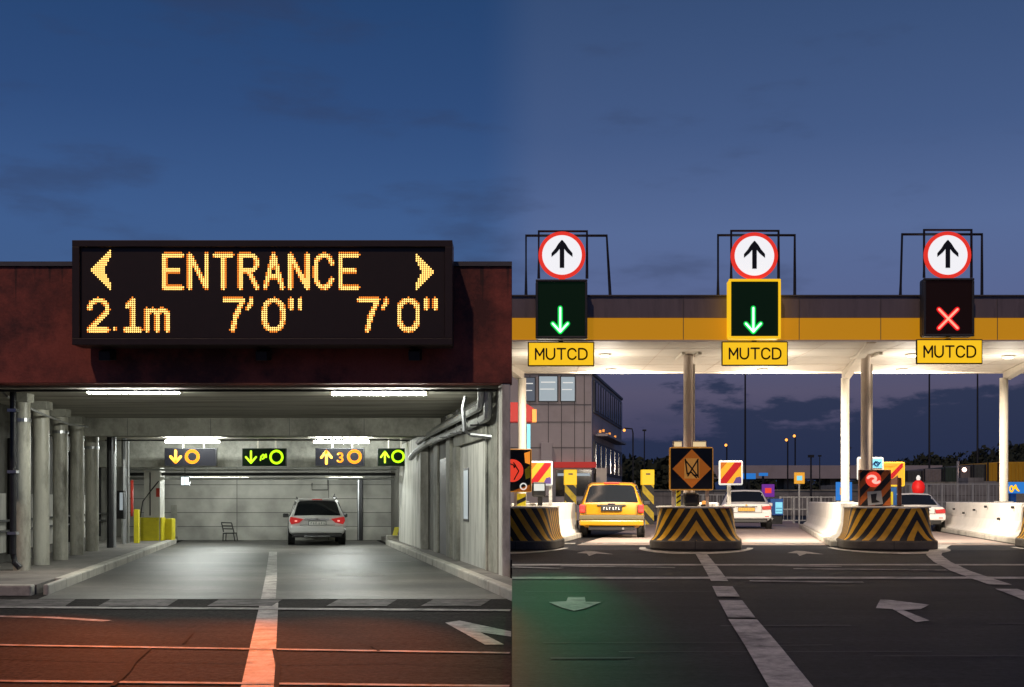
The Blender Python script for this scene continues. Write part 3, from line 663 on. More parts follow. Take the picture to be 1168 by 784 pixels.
# steel channel, boxes and signs on the back wall
t = thing('cable_riser', (P(410,0,41.3).x, 41.35, .004), 'dark steel channel running up the back wall beside the silver car', 'cable riser')
b = MB(); b.plate(407.5,413.5,546,617,41.36,.12); b.build('channel', 'dark_metal', t, bevel=.01); b = MB(); b.plate(408.2,409.4,546,616,41.335,.02); b.build('conduit', 'steel', t)
pipe([P(374,546,41.44), P(374,559,41.44), P(356,559,41.44), P(356,551,41.44)], .015, 'dark_metal', 'thin conduit bent in a hook high on the back wall')
pipe([P(457,563,41.44), P(457,617,41.44)], .03, 'galvanised', 'thin grey pipe up the back wall near the pale pier')
b = MB(); b.plate(458.3,462,571,575.5,41.42,.06); tag(b.build('wall_box', 'orange_bar', bevel=.01), 'tiny orange box fixed on the back wall near the pale pier', 'box')
b = MB(); b.plate(195,202,618-42,618-1,41.47,.02); b.cur = 0; tag(b.build('steel_door', 'concrete', bevel=.004), 'narrow grey service door in the back wall by the yellow box', 'door')
t = thing('warning_board', (P(450,0,36.8).x, 36.8, .3), 'small tilted yellow board standing on the end of the right walkway', 'board')
b = MB(); a = P(447.5,616,36.9); x0 = a.x; b.mesh([(x0,36.9,.302),(x0+.15,36.9,.302),(x0+.2,36.98,.55),(x0+.06,36.98,.55),(x0,36.93,.302),(x0+.15,36.93,.302),(x0+.2,37.01,.55),(x0+.06,37.01,.55)], [(0,1,2,3),(7,6,5,4),(0,4,5,1),(1,5,6,2),(2,6,7,3),(3,7,4,0)]); b.build('board', 'bollard_yellow', t)

# ------------------------------------------------------------------ the big LED sign
SD = 19.3
def sp(px, py, off=0): p = P(px, py, SD); return (p.x, SD+off, p.z)
sg = thing('led_sign', sp(299, 394), 'wide black LED board reading ENTRANCE 2.1m in glowing amber dots', 'LED sign')
b = MB(); b.plate(82, 516, 274, 393.5, SD+.05, .5); b.build('housing', 'sign_box', sg, bevel=.02)
b = MB()
for r_ in ((82,516,274,281.5), (82,516,386,393.5), (82,90.5,281.5,386), (507.5,516,281.5,386)): b.plate(*r_, SD-.01, .058)
b.builds('frame', 'sign_box', sg, bevel=.006)
b = MB(); b.plate(91,507,282,385.5,SD+.042,.007); b.build('display', 'led_face', sg)
def dots(name, lines, x0, x1, y0, y1, half=3.3, pitch=2.32, fill=None):
    core, edge = MB(), MB()
    segs = [(Vector((x0+(x1-x0)*a[0], y1+(y0-y1)*a[1])), Vector((x0+(x1-x0)*c[0], y1+(y0-y1)*c[1]))) for ln in lines for a, c in zip(ln, ln[1:])]
    def dist(p):
        best = 99
        for a, c in segs:
            dd = c-a; t = max(0, min(1, (p-a).dot(dd)/max(dd.length_squared, 1e-9))); best = min(best, (p-a-dd*t).length)
        return best
    i0 = int((x0-half-2-91)/pitch); i1 = int((x1+half+2-91)/pitch)+1; j0 = int((y0-half-2-282)/pitch); j1 = int((y1+half+2-282)/pitch)+1
    for i in range(i0, i1+1):
        for j in range(j0, j1+1):
            px, py = 91+(i+.5)*pitch, 282+(j+.5)*pitch; dd = dist(Vector((px,py))) if not fill else (half-2 if fill(px,py) else 99)
            if dd > half: continue
            mb = core if dd < half-.9 or fill else edge
            c = Vector(sp(px, py, .034)); r = .43*pitch*SD/F; n = 6
            mb.mesh([c+Vector((0,-.008,0))]+[c+Vector((r*math.cos(k*1.0472), .006, r*math.sin(k*1.0472))) for k in range(n)], [(0, 1+(k+1) % n, 1+k) for k in range(n)])
    mb = MB(); mb.mesh(core.v, core.f, 0); mb.mesh(edge.v, edge.f, 1); mb.build(name, ['led_core', 'led_bloom'], sg)
for i, ch in enumerate('ENTRANCE'):
    x0 = 187+i*28.75; dots('letter', G[ch], x0, x0+19.2, 290.5, 327.5, 3.1)
dots('letter', G['2'], 101, 121.5, 342, 376); dots('letter', G['.'], 129, 131, 374, 376, 2.6); dots('letter', G['1'], 143, 159, 342, 376); dots('letter', G['m'], 167, 190, 353.5, 376)
for dx in (0, 154.2):
    dots('letter', G['7'], 255.5+dx, 276+dx, 342, 376); dots('letter', G["'"], 281+dx, 288+dx, 341, 351, 2.8); dots('letter', G['0'], 301+dx, 322+dx, 342, 376); dots('quote_mark', [[(.5,1),(.5,0)]], 328.5+dx, 335+dx, 341.5, 351, 3.0); dots('quote_mark', [[(.5,1),(.5,0)]], 339+dx, 345+dx, 341.5, 351, 3.0)
def tri(px, py, x0, x1, y0, y1):      # notched arrow head; the tip is at x0
    u = (px-x0)/(x1-x0); v = abs((py-(y0+y1)/2)/((y1-y0)/2))
    return 0 <= u <= 1 and v <= u*.98+.05 and not (u > .62+.6*v and v < .75)
dots('arrow', [], 103.5, 125.5, 285, 330, fill=lambda x, y: tri(x, y, 103.5, 125.5, 285, 330))
dots('arrow', [], 473, 495, 287, 332, fill=lambda x, y: tri(x, y, 495, 473, 288, 332))
b = MB()
for px in (150, 300, 450): b.box(P(px,0,20).x-.06, P(px,0,20).x+.06, SD+.55, 20.0, 4.2, 4.34)
b.builds('bracket', 'dark_metal', sg)
# unlit floodlights under the sign, with added spots that throw orange on the road
for px, aim, lab, e in ((122, (-5.0,10.6,0), 'small black floodlight under the sign near its 2.1m reading', 2000), (300, (-3.5,9.7,0), 'small black floodlight under the middle of the sign', 1900), (473, (-2.35,10.2,0), 'small black floodlight under the sign at the pale wall side', 1800)):
    c = P(px, 404, 19.75); t = thing('floodlight', (c.x, 19.75, c.z), lab, 'floodlight', 'floodlights under the LED sign')
    b = MB(); b.hexa([(c.x-.09,19.62,c.z-.12),(c.x+.09,19.62,c.z-.12),(c.x+.11,19.9,c.z-.08),(c.x-.11,19.9,c.z-.08)], [(c.x-.09,19.60,c.z+.03),(c.x+.09,19.60,c.z+.03),(c.x+.11,19.9,c.z+.1),(c.x-.11,19.9,c.z+.1)]); b.build('body', 'black', t, bevel=.01)
    b = MB(); b.box(c.x-.03, c.x+.03, 19.91, 20.0, c.z-.03, c.z+.09); b.builds('bracket', 'black', t)
    lamp('road_glow_spot', 'SPOT', (c.x, 19.56, c.z-.13), t, e*.92, (1,.165,.0), aim, spot_size=R(32), spot_blend=.75, shadow_soft_size=.03)

# ================================================================== THE TOLL PLAZA
can = thing('toll_canopy', T(5.5,25,PZ), 'flat cream toll canopy with a grey and yellow fascia on slim posts', 'canopy')
FD = 23.0
zt, zm, zb = P(0,338.5,FD).z, P(0,363,FD).z, P(0,388,FD).z
b = MB(); b.box(-.35, 16, FD, FD+.25, zm+.004, zt); b.build('fascia', 'fascia_grey', can, bevel=.006)
b = MB(); b.box(-.35, 16, FD-.012, FD+.25, zb, zm); b.build('fascia_band', 'band_yellow_glow', can, bevel=.006)
b = MB(); b.box(-.35, 16, FD-.03, FD+.3, zt+.002, zt+.03); b.build('coping', 'dark_panel', can)
b = MB(); b.box(-.35, 16, FD-.03, FD+.1, zb-.03, zb-.002); b.build('drip_edge', 'cream_paint', can)
b = MB()
for px in (779,911,1004,1137): x = P(px,0,FD).x; b.box(x, x+.012, FD-.016, FD-.0125, zb+.002, zt-.002)
b.builds('joint', 'dark_panel', can)
ZS = zb+.012                                             # underside of the canopy
b = MB(); b.box(-.35, 16, FD+.26, 28.9, ZS, zt-.05); b.build('soffit', 'soffit', can)
b = MB(); b.box(-.35, 16, 28.902, 29.05, ZS-.02, zt-.05); b.build('rear_fascia', 'cream_paint', can)
b = MB()
for y in (24.4,25.8,27.2): b.box(-.3, 15.9, y, y+.012, ZS-.004, ZS-.0005)
for x in (1.5,3,4.5,6,7.5,9,10.5): b.box(x, x+.012, FD+.27, 28.88, ZS-.007, ZS-.0045)
b.builds('panel_joint', 'tan_paint', can)
for a in (-.68, 6.95, 10.73):
    b = MB(); b.hexa([T(a-.09,FD+.35,ZS-.03),T(a+.09,FD+.35,ZS-.03),T(a+.09,28.8,ZS-.19),T(a-.09,28.8,ZS-.19)], [T(a-.09,FD+.35,ZS-.008),T(a+.09,FD+.35,ZS-.008),T(a+.09,28.8,ZS-.008),T(a-.09,28.8,ZS-.008)]); b.build('beam', 'cream_paint', can, bevel=.008)
TOP = PZ+.875
for px, d, m, z0 in ((595.5,28.6,'cream_paint',PZ+.95), (964,28.6,'cream_paint',PZ+.95), (1145,28.6,'cream_paint',PZ+.95), (785,25.4,'tan_paint',TOP), (987.5,25.4,'tan_paint',TOP)):
    c = P(px,0,d).x; r = .095 if d > 26 else .098
    b = MB(); b.lathe([(r,z0),(r,ZS-.17 if d > 26 else ZS-.01)], (c,d,0), 20); pl = b.build('post', m, can, smooth=True)
    b = MB(); b.box(c-.16, c+.16, d-.16, d+.16, z0, z0+.02); b.build('base_plate', 'galvanised', pl)
    if d < 26:
        b = MB(); b.box(c-.2, c-.13, d-.5, d+.5, ZS-.06, ZS-.008); b.box(c+.13, c+.2, d-.5, d+.5, ZS-.06, ZS-.008); b.builds('bracket', 'cream_paint', pl)
        b = MB(); b.box(c+.105, c+.135, d-.03, d+.05, z0+.03, ZS-.2); b.build('conduit', 'cream_paint', pl)  # pale strip put in for the lit right side of the post
for i, (px, d) in enumerate(((690,25.3),(697,28.2),(870,28.2),(1040,25.3),(1028,28.2),(880,25.3),(1150,25.6),(620,25.3))):  # last three fittings added to even out the light under the canopy
    c = P(px,0,d); lab = ['round downlight in the canopy beside the first lane signal','rear downlight in the canopy over the yellow car lane','rear downlight in the canopy below the middle name plate','downlight in the canopy beside the red cross signal','rear downlight in the canopy left of the red cross name plate','added downlight in the canopy right behind the middle yellow plate','added downlight in the canopy at the far right end','added downlight in the canopy hidden behind the first yellow plate'][i]
    t = thing('canopy_light', (c.x,d,ZS-.12), lab, 'ceiling light', 'downlights under the canopy')
    b = MB(); b.lathe([(.14,ZS-.012),(.14,ZS-.03),(.11,ZS-.042)], (c.x,d,0), 18); b.build('housing', 'cream_paint', t)
    b = MB(); b.lathe([(.10,ZS-.043),(.08,ZS-.055),(.03,ZS-.06)], (c.x,d,0), 18); b.build('lens', 'downlight_lens', t, smooth=True)
    lamp('canopy_glow', 'SPOT', (c.x,d,ZS-.62), t, 44, (1,.90,.76), (c.x,d+.01,ZS+2), spot_size=R(172), spot_blend=.2, shadow_soft_size=.3)  # added unseen uplight hanging below each fitting to brighten the soffit
    if d > 28: lamp('canopy_lamp', 'SPOT', (c.x,d,ZS-.14), t, 2200, (1,.85,.68), (c.x+1.8,38,PZ), spot_size=R(140), spot_blend=.5, shadow_soft_size=.1)
    else: lamp('canopy_lamp', 'SPOT', (c.x,d,ZS-.14), t, 620, (1,.86,.68), (c.x+.2,28.2,PZ), spot_size=R(112), spot_blend=.45, shadow_soft_size=.1)

# lane signals on the canopy edge
def pipe_frame(pts, r, label, d):
    b = MB(); b.tube([P(x,y,d) for x, y in pts], r, 6); return tag(b.build('pipe_gantry', 'dark_metal'), label, 'pipe gantry', 'pipe gantries carrying the lane signs')
UPARROW = [(0,-.74),(.13,-.74),(.13,.34),(.30,.13),(.60,-.12),(.60,.10),(.38,.36),(.22,.62),(.05,.82),(0,.86)]
specs = [(641,291,611,670,319,386.5,602,678,390,418,'green','dark_metal',(614.5,669.5,264,318),(600,692,269,338)),
         (860.5,292,831,890.5,318.5,386.5,823,899,389.5,417.5,'green','yellow_paint',(834,888,263.5,318),(819,906.5,268.5,338)),
         (1081,291,1053,1111,317.5,384,1045,1121,387,415.5,'red','dark_metal',(1054,1108,262.5,317),(1029,1120,267.5,337))]
who = ['first', 'yellow rimmed middle', 'red cross']
for i, (cx,cy,x0,x1,y0,y1,bx0,bx1,by0,by1,colr,rim,f1,f2) in enumerate(specs):
    pipe_frame([(f1[0],f1[3]),(f1[0],f1[2]),(f1[1],f1[2]),(f1[1],f1[3])], .028, 'tight dark pipe frame around the white disc of the %s signal' % who[i], 22.86)
    pipe_frame([(f2[0]-(0 if i < 2 else 2),f2[3]),(f2[0],f2[2]),(f2[1],f2[2]),(f2[1]+(4 if i == 0 else 0),f2[3])], .03, 'wide dark pipe frame standing behind the %s signal' % who[i], 23.1)
    d = 22.78; c = P(cx,cy,d)
    t = thing('direction_sign', (c.x,d,c.z-.42), 'round red ringed white sign with black up arrow above the %s signal' % who[i], 'round sign', 'round arrow signs')
    b = MB(); b.disc((c.x,d,c.z), 23.4*d/F, .04, 40); b.build('disc', 'sign_white', t)
    b = MB(); b.disc((c.x,d-.004,c.z), 26.8*d/F, .05, 48, r0=22.6*d/F); b.build('ring', 'sign_red', t)
    s_ = 20*d/F; poly = [(c.x-.0*s_+u*s_, c.z+v*s_) for u, v in UPARROW]+[(c.x-u*s_, c.z+v*s_) for u, v in UPARROW[::-1][1:]]
    b = MB(); b.prism(poly, d-.012, d-.001); b.build('arrow', 'black', t)
    b = MB(); b.box(c.x-.06, c.x+.06, d+.01, d+.06, c.z-.52, c.z-.40); b.build('mount', 'sign_red', t)
    # signal head
    d = 22.7; a, e = P(x0,y1,d), P(x1,y0,d)
    rim = 'sign_yellow_glow' if i == 1 else 'signal_case'
    t = thing('lane_signal', ((a.x+e.x)/2,d,a.z), ['black lane signal with a green down arrow, nearest the garage','black lane signal with green down arrow inside a bright yellow rim','black lane signal showing a glowing red cross'][i], 'lane signal', 'lane signals on the canopy edge')
    b = MB(); b.box(a.x, e.x, d+.02, d+.24, a.z, e.z); b.build('housing', rim, t, bevel=.05, segs=3)
    b = MB(); w = .045
    for q in ((a.x,e.x,a.z,a.z+w), (a.x,e.x,e.z-w,e.z), (a.x,a.x+w,a.z+w,e.z-w), (e.x-w,e.x,a.z+w,e.z-w)): b.box(q[0],q[1],d-.03,d+.019,q[2],q[3])
    b.build('rim', rim, t, bevel=.012)
    b = MB(); b.box(a.x+w, e.x-w, d+.004, d+.018, a.z+w, e.z-w); b.build('face', 'face_'+colr, t)
    mcx = (x0+x1)/2-(1.5 if i < 2 else .5)
    if colr == 'green':
        ln = [[(.5,1),(.5,.02)], [(0,.34),(.5,0),(1,.34)]]; bx = (mcx-8.5, mcx+8.5, 351.5, 378.5)
    else:
        ln = [[(0,0),(1,1)], [(0,1),(1,0)]]; bx = (mcx-10.5, mcx+10.5, 353, 374.5)
    fr = lambda off: (lambda u, v: (lambda p: (p.x, d+off, p.z))(P(bx[0]+(bx[1]-bx[0])*u, bx[3]+(bx[2]-bx[3])*v, d)))
    b = MB(); b.strokes(ln, fr(-.002), .005, 2.9*d/F); b.build('symbol_rim', colr+'_glow', t)
    b = MB(); b.strokes(ln, fr(-.012), .009, 1.15*d/F); b.build('symbol', colr+'_core', t)
    if i == 0: lamp('signal_lamp', 'SPOT', (mcx/F*d-CX/F*d, d-.06, P(0,366,d).z), t, 260, (.0,1,.32), (.34,12.8,PZ), spot_size=R(34), spot_blend=1.0, shadow_soft_size=.05).scale = (.34,1,1)
    # yellow name plate
    d = 22.72; a, e = P(bx0,by1,d), P(bx1,by0,d)
    t = thing('name_plate', ((a.x+e.x)/2,d,a.z), 'yellow plate lettered MUTCD below the %s signal' % who[i], 'sign plate', 'yellow MUTCD plates')
    b = MB(); b.box(a.x, e.x, d, d+.04, a.z, e.z); b.build('border', 'black', t, bevel=.015)
    b = MB(); b.box(a.x+.022, e.x-.022, d-.005, d-.0005, a.z+.022, e.z-.022); b.build('plate', 'sign_yellow_glow', t)
    lx = bx0+9
    for ch in 'MUTCD':
        q = (lx, lx+9.2, by0+8, by1-8); fr = lambda u, v: (lambda p: (p.x, d-.011, p.z))(P(q[0]+(q[1]-q[0])*u, q[3]+(q[2]-q[3])*v, d))
        b = MB(); b.strokes(G[ch], fr, .005, .95*d/F); b.build('letter', 'black', t); lx += 12.3
    b = MB(); b.box((a.x+e.x)/2-.04, (a.x+e.x)/2+.04, d+.041, 22.97, e.z-.12, e.z+.02); b.build('bracket', 'dark_metal', t)

# ------------------------------------------------------------------ toll islands
def island(a, hw, label, uoff):
    ang = -math.atan(KR); c = T(a,24.4,PZ)
    t = thing('toll_island', c, label, 'toll island', 'striped toll islands', rz=ang)
    dep = .72
    def plan(s, u):             # u 0..1 across; from rear left round the nose to rear right; returns x, y
        n = 2.6; th = math.pi*(1-u); cx, cy = math.cos(th), math.sin(th)
        return (hw*s*math.copysign(abs(cx)**(2/n), cx), dep-(dep*(.5+.5*s))*abs(cy)**(2/n))
    K = 40; us = [k/K for k in range(K+1)]
    rear = 1.9
    def ring(s): return [(-hw*s, rear)]+[plan(s,u) for u in us]+[(hw*s, rear)]
    b = MB(); lo = ring(1.0); mid = ring(.995); n = len(lo)
    b.slab([(x,y) for x, y in lo], 0, .19); b.build('plinth', 'plinth', t, local=True, bevel=.03); b = MB(); b.box(-.006+.02, .006+.02, -.006, .03, .01, .185); b.build('plinth_joint', 'black', t, local=True)
    # flared striped nose
    prof = [(.19,.97),(.24,.915),(.33,.875),(.5,.845),(.68,.83),(.84,.82)]
    b = MB(); rings = [(z, ring(s)) for z, s in prof]
    base = ring(.86); acc = [0]
    for p, q in zip(base, base[1:]): acc.append(acc[-1]+math.hypot(q[0]-p[0], q[1]-p[1]))
    midu = acc[len(acc)//2]; acc = [v-midu-uoff for v in acc]
    for (z0,r0), (z1,r1) in zip(rings, rings[1:]):
        for k in range(n-1):
            b.face([(*r0[k],z0),(*r0[k+1],z0),(*r1[k+1],z1),(*r1[k],z1)], uv=[(acc[k],z0),(acc[k+1],z0),(acc[k+1],z1),(acc[k],z1)])
    o = b.build('nose', 'chevron', t, local=True)
    o.data.polygons.foreach_set('use_smooth', [True]*len(o.data.polygons))
    bm = bmesh.new(); bm.from_mesh(o.data); bmesh.ops.remove_doubles(bm, verts=bm.verts, dist=1e-4); bm.to_mesh(o.data); bm.free()
    b = MB(); b.slab(ring(.86), .842, .875); b.build('top_slab', 'barrier_white', t, local=True, bevel=.01)
    # white line painted round the island
    b = MB(); z = PZ+.011; th = [math.pi*(i/(n-1)) for i in range(n)]
    ro = [(-hw*1.25*math.cos(a_), 1.2-3.1*math.sin(a_)) for a_ in th]; ri = [(-hw*1.12*math.cos(a_), 1.2-2.3*math.sin(a_)) for a_ in th]
    m = Matrix.Translation(Vector((c[0],c[1],0))) @ Matrix.Rotation(ang,4,'Z')
    for k in range(n-1):
        q = [m @ Vector((*p,z)) for p in (ro[k], ro[k+1], ri[k+1], ri[k])]
        if all(p.x > (KL*(p.y-20.6)+.1 if p.y > 20.6 else .03) for p in q): b.face(q)
    setting(b, 'road_marking', 'paint_line', 'white painted outline round the foot of the ' + label.split(' with')[0], 'road marking')
    return t
def barrier(a, y0, y1, h0, h1, label):
    t = thing('concrete_barrier', T(a,(y0+y1)/2,PZ), label, 'barrier', 'white concrete barriers between the lanes')
    prof = [(1.25,.0),(1.25,.16),(1.0,.22),(.82,.5),(.78,.93),(-.78,.93),(-.82,.5),(-1.0,.22),(-1.25,.16),(-1.25,0)]
    b = MB(); n = len(prof); st = [(y0,h0*.92),(y0+.15,h0),(y0+(y1-y0)*.5,(h0+h1)/2),(y1-.1,h1),(y1,h1*.92)]
    vs = [T(a+p*h,y,PZ+z) for y, h in st for p, z in prof]; fs = [(i*n+k,i*n+(k+1) % n,(i+1)*n+(k+1) % n,(i+1)*n+k) for i in range(len(st)-1) for k in range(n)]
    fs += [tuple(range(n-1,-1,-1)), tuple((len(st)-1)*n+k for k in range(n))]
    b.mesh(vs, fs); b.build('body', 'barrier_white', t, bevel=.03)
    b = MB(); b.hexa([T(a-h0*1.25-.13,y0-.25,PZ),T(a+h0*1.25+.13,y0-.25,PZ),T(a+h1*1.25+.13,y1+.3,PZ),T(a-h1*1.25-.13,y1+.3,PZ)], [T(a-h0*1.25-.13,y0-.25,PZ+.13),T(a+h0*1.25+.13,y0-.25,PZ+.13),T(a+h1*1.25+.13,y1+.3,PZ+.13),T(a-h1*1.25-.13,y1+.3,PZ+.13)]); b.build('kerb', 'kerb', t, bevel=.02)
    return t
island(-.02, .74, 'striped toll island with the lit red circle board, beside the garage', -.55)
island(3.55, .93, 'striped toll island with the orange diamond board, right of the yellow car', .04)
island(7.5, .95, 'striped toll island with the red no entry board, before the right hand car', .50)
island(11.35, .95, 'striped toll island at the right end, partly outside the picture', 0)
barrier(-.2, 26.4, 33.5, .36, .26, 'short white concrete barrier left of the yellow car')
barrier(3.6, 26.4, 36, .40, .34, 'white concrete barrier behind the orange diamond board')
barrier(7.3, 26.4, 44, .62, .42, 'long white concrete barrier with a post, left of the no entry board')
bb = barrier(11.55, 26.4, 40, .62, .46, 'white concrete barrier with small bolt holes at the right edge')
b = MB()
for k in range(7):
    a, y, z = 11.55-.505, 28+k*1.6, PZ+(.82 if k % 2 else .72)-.2*(k % 3 == 2); p = T(a,y,z); b.box(p[0]-.03, p[0]+.03, p[1]-.03, p[1]+.03, z-.03, z+.03)
b.builds('bolt_hole', 'black', bb)

# ------------------------------------------------------------------ boards and signs on the islands
ZT = PZ+.875
def framed(name, px0, px1, py0, py1, d, th, label, cat, rim, face, w=1.6, bev=.03, legs=(), group=None, leg_m='tan_paint', z0=None, legr=.03):
    a, e = P(px0,py1,d), P(px1,py0,d); t = thing(name, ((a.x+e.x)/2,d,ZT if z0 is None else z0), label, cat, group)
    b = MB(); b.box(a.x, e.x, d, d+th, a.z, e.z); b.build('board', rim, t, bevel=bev, segs=3)
    k = w*d/F; b = MB(); b.box(a.x+k, e.x-k, d-.006, d-.0005, a.z+k, e.z-k); b.build('face', face, t)
    for px in legs:
        b = MB(); x = P(px,0,d).x; b.box(x-legr, x+legr, d+th+.002, d+th+.002+2*legr, ZT if z0 is None else z0, a.z+.25); b.build('leg', leg_m, t)
    return t
def poly(t, name, pts, d, off, m, th=.003):
    b = MB(); b.prism([(P(x,y,d).x, P(x,y,d).z) for x, y in pts][::-1], d-off-th, d-off); return b.build(name, m, t)
# middle island
d = 24.75
t = framed('lane_board', 763.5, 814, 510, 559.5, d, .1, 'square black board with a glowing orange diamond on the middle island', 'lane board', 'board_rim', 'black', 1.5, .04, (769,808))
poly(t, 'diamond', [(789,512.5),(811,535),(789,557),(767,535)], d, .007, 'screen_orange')
poly(t, 'panel', [(780.5,523),(797.5,523),(797.5,546),(780.5,546)], d, .011, 'screen_pale')
for ln in ([(0,1),(.15,.2),(.45,.3),(.85,0)], [(0,.95),(.5,.5),(1,.02)], [(.98,1),(.5,.45),(.2,.1)], [(.95,.98),(.97,.1),(.6,.15)]):
    b = MB(); b.strokes([ln], lambda u, v: (lambda p: (p.x, d-.018, p.z))(P(781.5+15*u, 545-21*v, d)), .003, .8*d/F); b.build('glyph', 'black', t)
t = thing('signal_motor', (P(789,0,25.0).x, 25.05, ZT), 'rounded black machine under the orange diamond board', 'machine')
x0, x1 = P(780,0,25).x, P(798,0,25).x
b = MB(); b.box(x0, x1, 24.95, 25.2, ZT, ZT+.28); b.build('body', 'black', t, bevel=.06, segs=3)
b = MB(); b.box(x0+.06, x1-.06, 24.93, 24.948, ZT+.06, ZT+.2); b.build('cover', 'dark_metal', t)
for px0, px1, lab in ((768,778.5,'small cream lit box left of the post above the diamond board'), (789.5,806,'wider cream lit box right of the post above the diamond board')):
    b = MB(); b.plate(px0, px1, 503, 510.5, 24.9, .12); t = thing('light_box', (P((px0+px1)/2,0,24.9).x,24.95,P(0,510.5,24.9).z), lab, 'light box'); b.build('housing', 'tan_paint', t, bevel=.01)
    b = MB(); b.plate(px0+1, px1-1, 504.2, 509.5, 24.894, .004); b.build('lens', 'screen_cream', t)
b = MB(); t = thing('yellow_marker', (P(773,0,25.3).x,25.3,ZT), 'thin yellow and black marker strip behind the diamond board leg', 'marker'); x0, x1 = P(771.5,0,25.3).x, P(776.5,0,25.3).x
b.box(x0, x1, 25.3, 25.34, ZT, ZT+.34); b.build('strip', 'bollard_yellow', t)
b = MB()
for k in range(3): b.hexa([(x0,25.295,ZT+.04+k*.11),(x1,25.295,ZT+.1+k*.11),(x1,25.299,ZT+.1+k*.11),(x0,25.299,ZT+.04+k*.11)], [(x0,25.295,ZT+.08+k*.11),(x1,25.295,ZT+.14+k*.11),(x1,25.299,ZT+.14+k*.11),(x0,25.299,ZT+.08+k*.11)])
b.builds('stripe', 'black', t)
t = thing('warning_lamp', (P(803,0,25.0).x,25.0,ZT), 'small amber warning lamp on the middle island top', 'lamp')
b = MB(); b.lathe([(.07,ZT),(.06,ZT+.03),(.045,ZT+.04)], (P(803,0,25).x,25,0), 14); b.build('base', 'black', t); b = MB(); b.lathe([(.045,ZT+.041),(.045,ZT+.09),(.02,ZT+.11)], (P(803,0,25).x,25,0), 14); b.build('lens', 'lamp_dim_orange', t)
def slash_board(px0, px1, py0, py1, d, label, legpx, group, z0=None, face='board_yellow'):
    t = framed('slash_board', px0, px1, py0, py1, d, .06, label, 'warning board', 'board_white', face, 2.0, .03, legpx, group, 'barrier_white', z0, .035)
    w, h = px1-px0, py1-py0; q = lambda u, v: (px0+2+(w-4)*u, py0+2+(h-4)*v)
    poly(t, 'slash', [q(0,.82),q(.68,.0),q(1,.0),q(1,.12),q(.28,1),q(0,1)], d, .007, 'board_red')
    poly(t, 'corner', [q(.6,1),q(.75,.72),q(.93,.68),q(1,.75),q(1,1)], d, .0105, 'board_violet')
    poly(t, 'corner', [q(0,0),q(.3,0),q(.05,.3),q(0,.3)], d, .0105, 'screen_orange')
    return t
slash_board(820, 847.5, 525.5, 553.5, 26.0, 'white framed square board with a red diagonal slash, by the middle white car', (832.5,), 'slash boards', PZ+.9)
# island by the garage
d = 25.0
t = framed('lane_board', 566, 606.5, 512, 561.5, d, .1, 'dark board with a glowing red circle, cut by the garage corner', 'lane board', 'board_rim', 'black', 1.2, .03, (588,))
b = MB(); c = P(584,537,d); b.disc((c.x,d-.012,c.z), 13*d/F, .005, 28); b.build('disc', 'screen_red', t)
b = MB(); b.strokes([[(.45,1),(.9,.5),(.5,.0)], [(.1,.95),(.45,.85),(.5,.7),(.62,.86)]], lambda u, v: (lambda p: (p.x, d-.018, p.z))(P(580+13*u, 547-19*v, d)), .004, .7*d/F); b.build('glyph', 'rust_brown', t)
poly(t, 'panel', [(598,517),(604.5,515),(604.5,530),(599,528)], d, .009, 'orange_bar'); poly(t, 'panel', [(598.5,536),(604.5,531),(604.5,545),(599.5,547)], d, .009, 'bollard_yellow')
b = MB(); c = P(597,555,d); b.disc((c.x,d-.011,c.z), 4.2*d/F, .004, 18, r0=2.6*d/F); b.build('ring', 'board_white', t)
poly(t, 'strip', [(585,560),(604.5,553),(604.5,560)], d, .008, 'screen_orange')
b = MB(); t = thing('yellow_marker', (P(594.5,0,25.4).x,25.4,ZT), 'short yellow and black marker under the red circle board', 'marker'); x0, x1 = P(588.5,0,25.4).x, P(600,0,25.4).x
b.box(x0, x1, 25.4, 25.44, ZT, ZT+.26); b.build('strip', 'bollard_yellow', t); b = MB(); b.hexa([(x0,25.392,ZT+.02),(x1,25.392,ZT+.12),(x1,25.399,ZT+.12),(x0,25.399,ZT+.02)], [(x0,25.392,ZT+.1),(x1,25.392,ZT+.2),(x1,25.399,ZT+.2),(x0,25.399,ZT+.1)]); b.build('stripe', 'black', t)
slash_board(604, 630.5, 526, 554, 26.6, 'white framed square board with a red slash behind the red circle board', (628,), 'slash boards', PZ+.9, 'board_yellow')
t = thing('ticket_machine', (P(615,0,26.0).x,26,PZ+.875), 'dark hooded ticket machine on a thin stand near the garage corner', 'ticket machine')
b = MB(); b.plate(607,622.5,550,567,26.0,.3); b.build('hood', 'dark_metal', t, bevel=.04, segs=3); b = MB(); b.plate(609,621,552,560,25.992,.006); b.build('screen', 'mirror_lit', t); b = MB(); x = P(616,0,26.1).x; b.box(x-.05, x+.05, 26.08, 26.2, PZ+.875, P(0,567,26).z); b.build('stand', 'dark_metal', t)
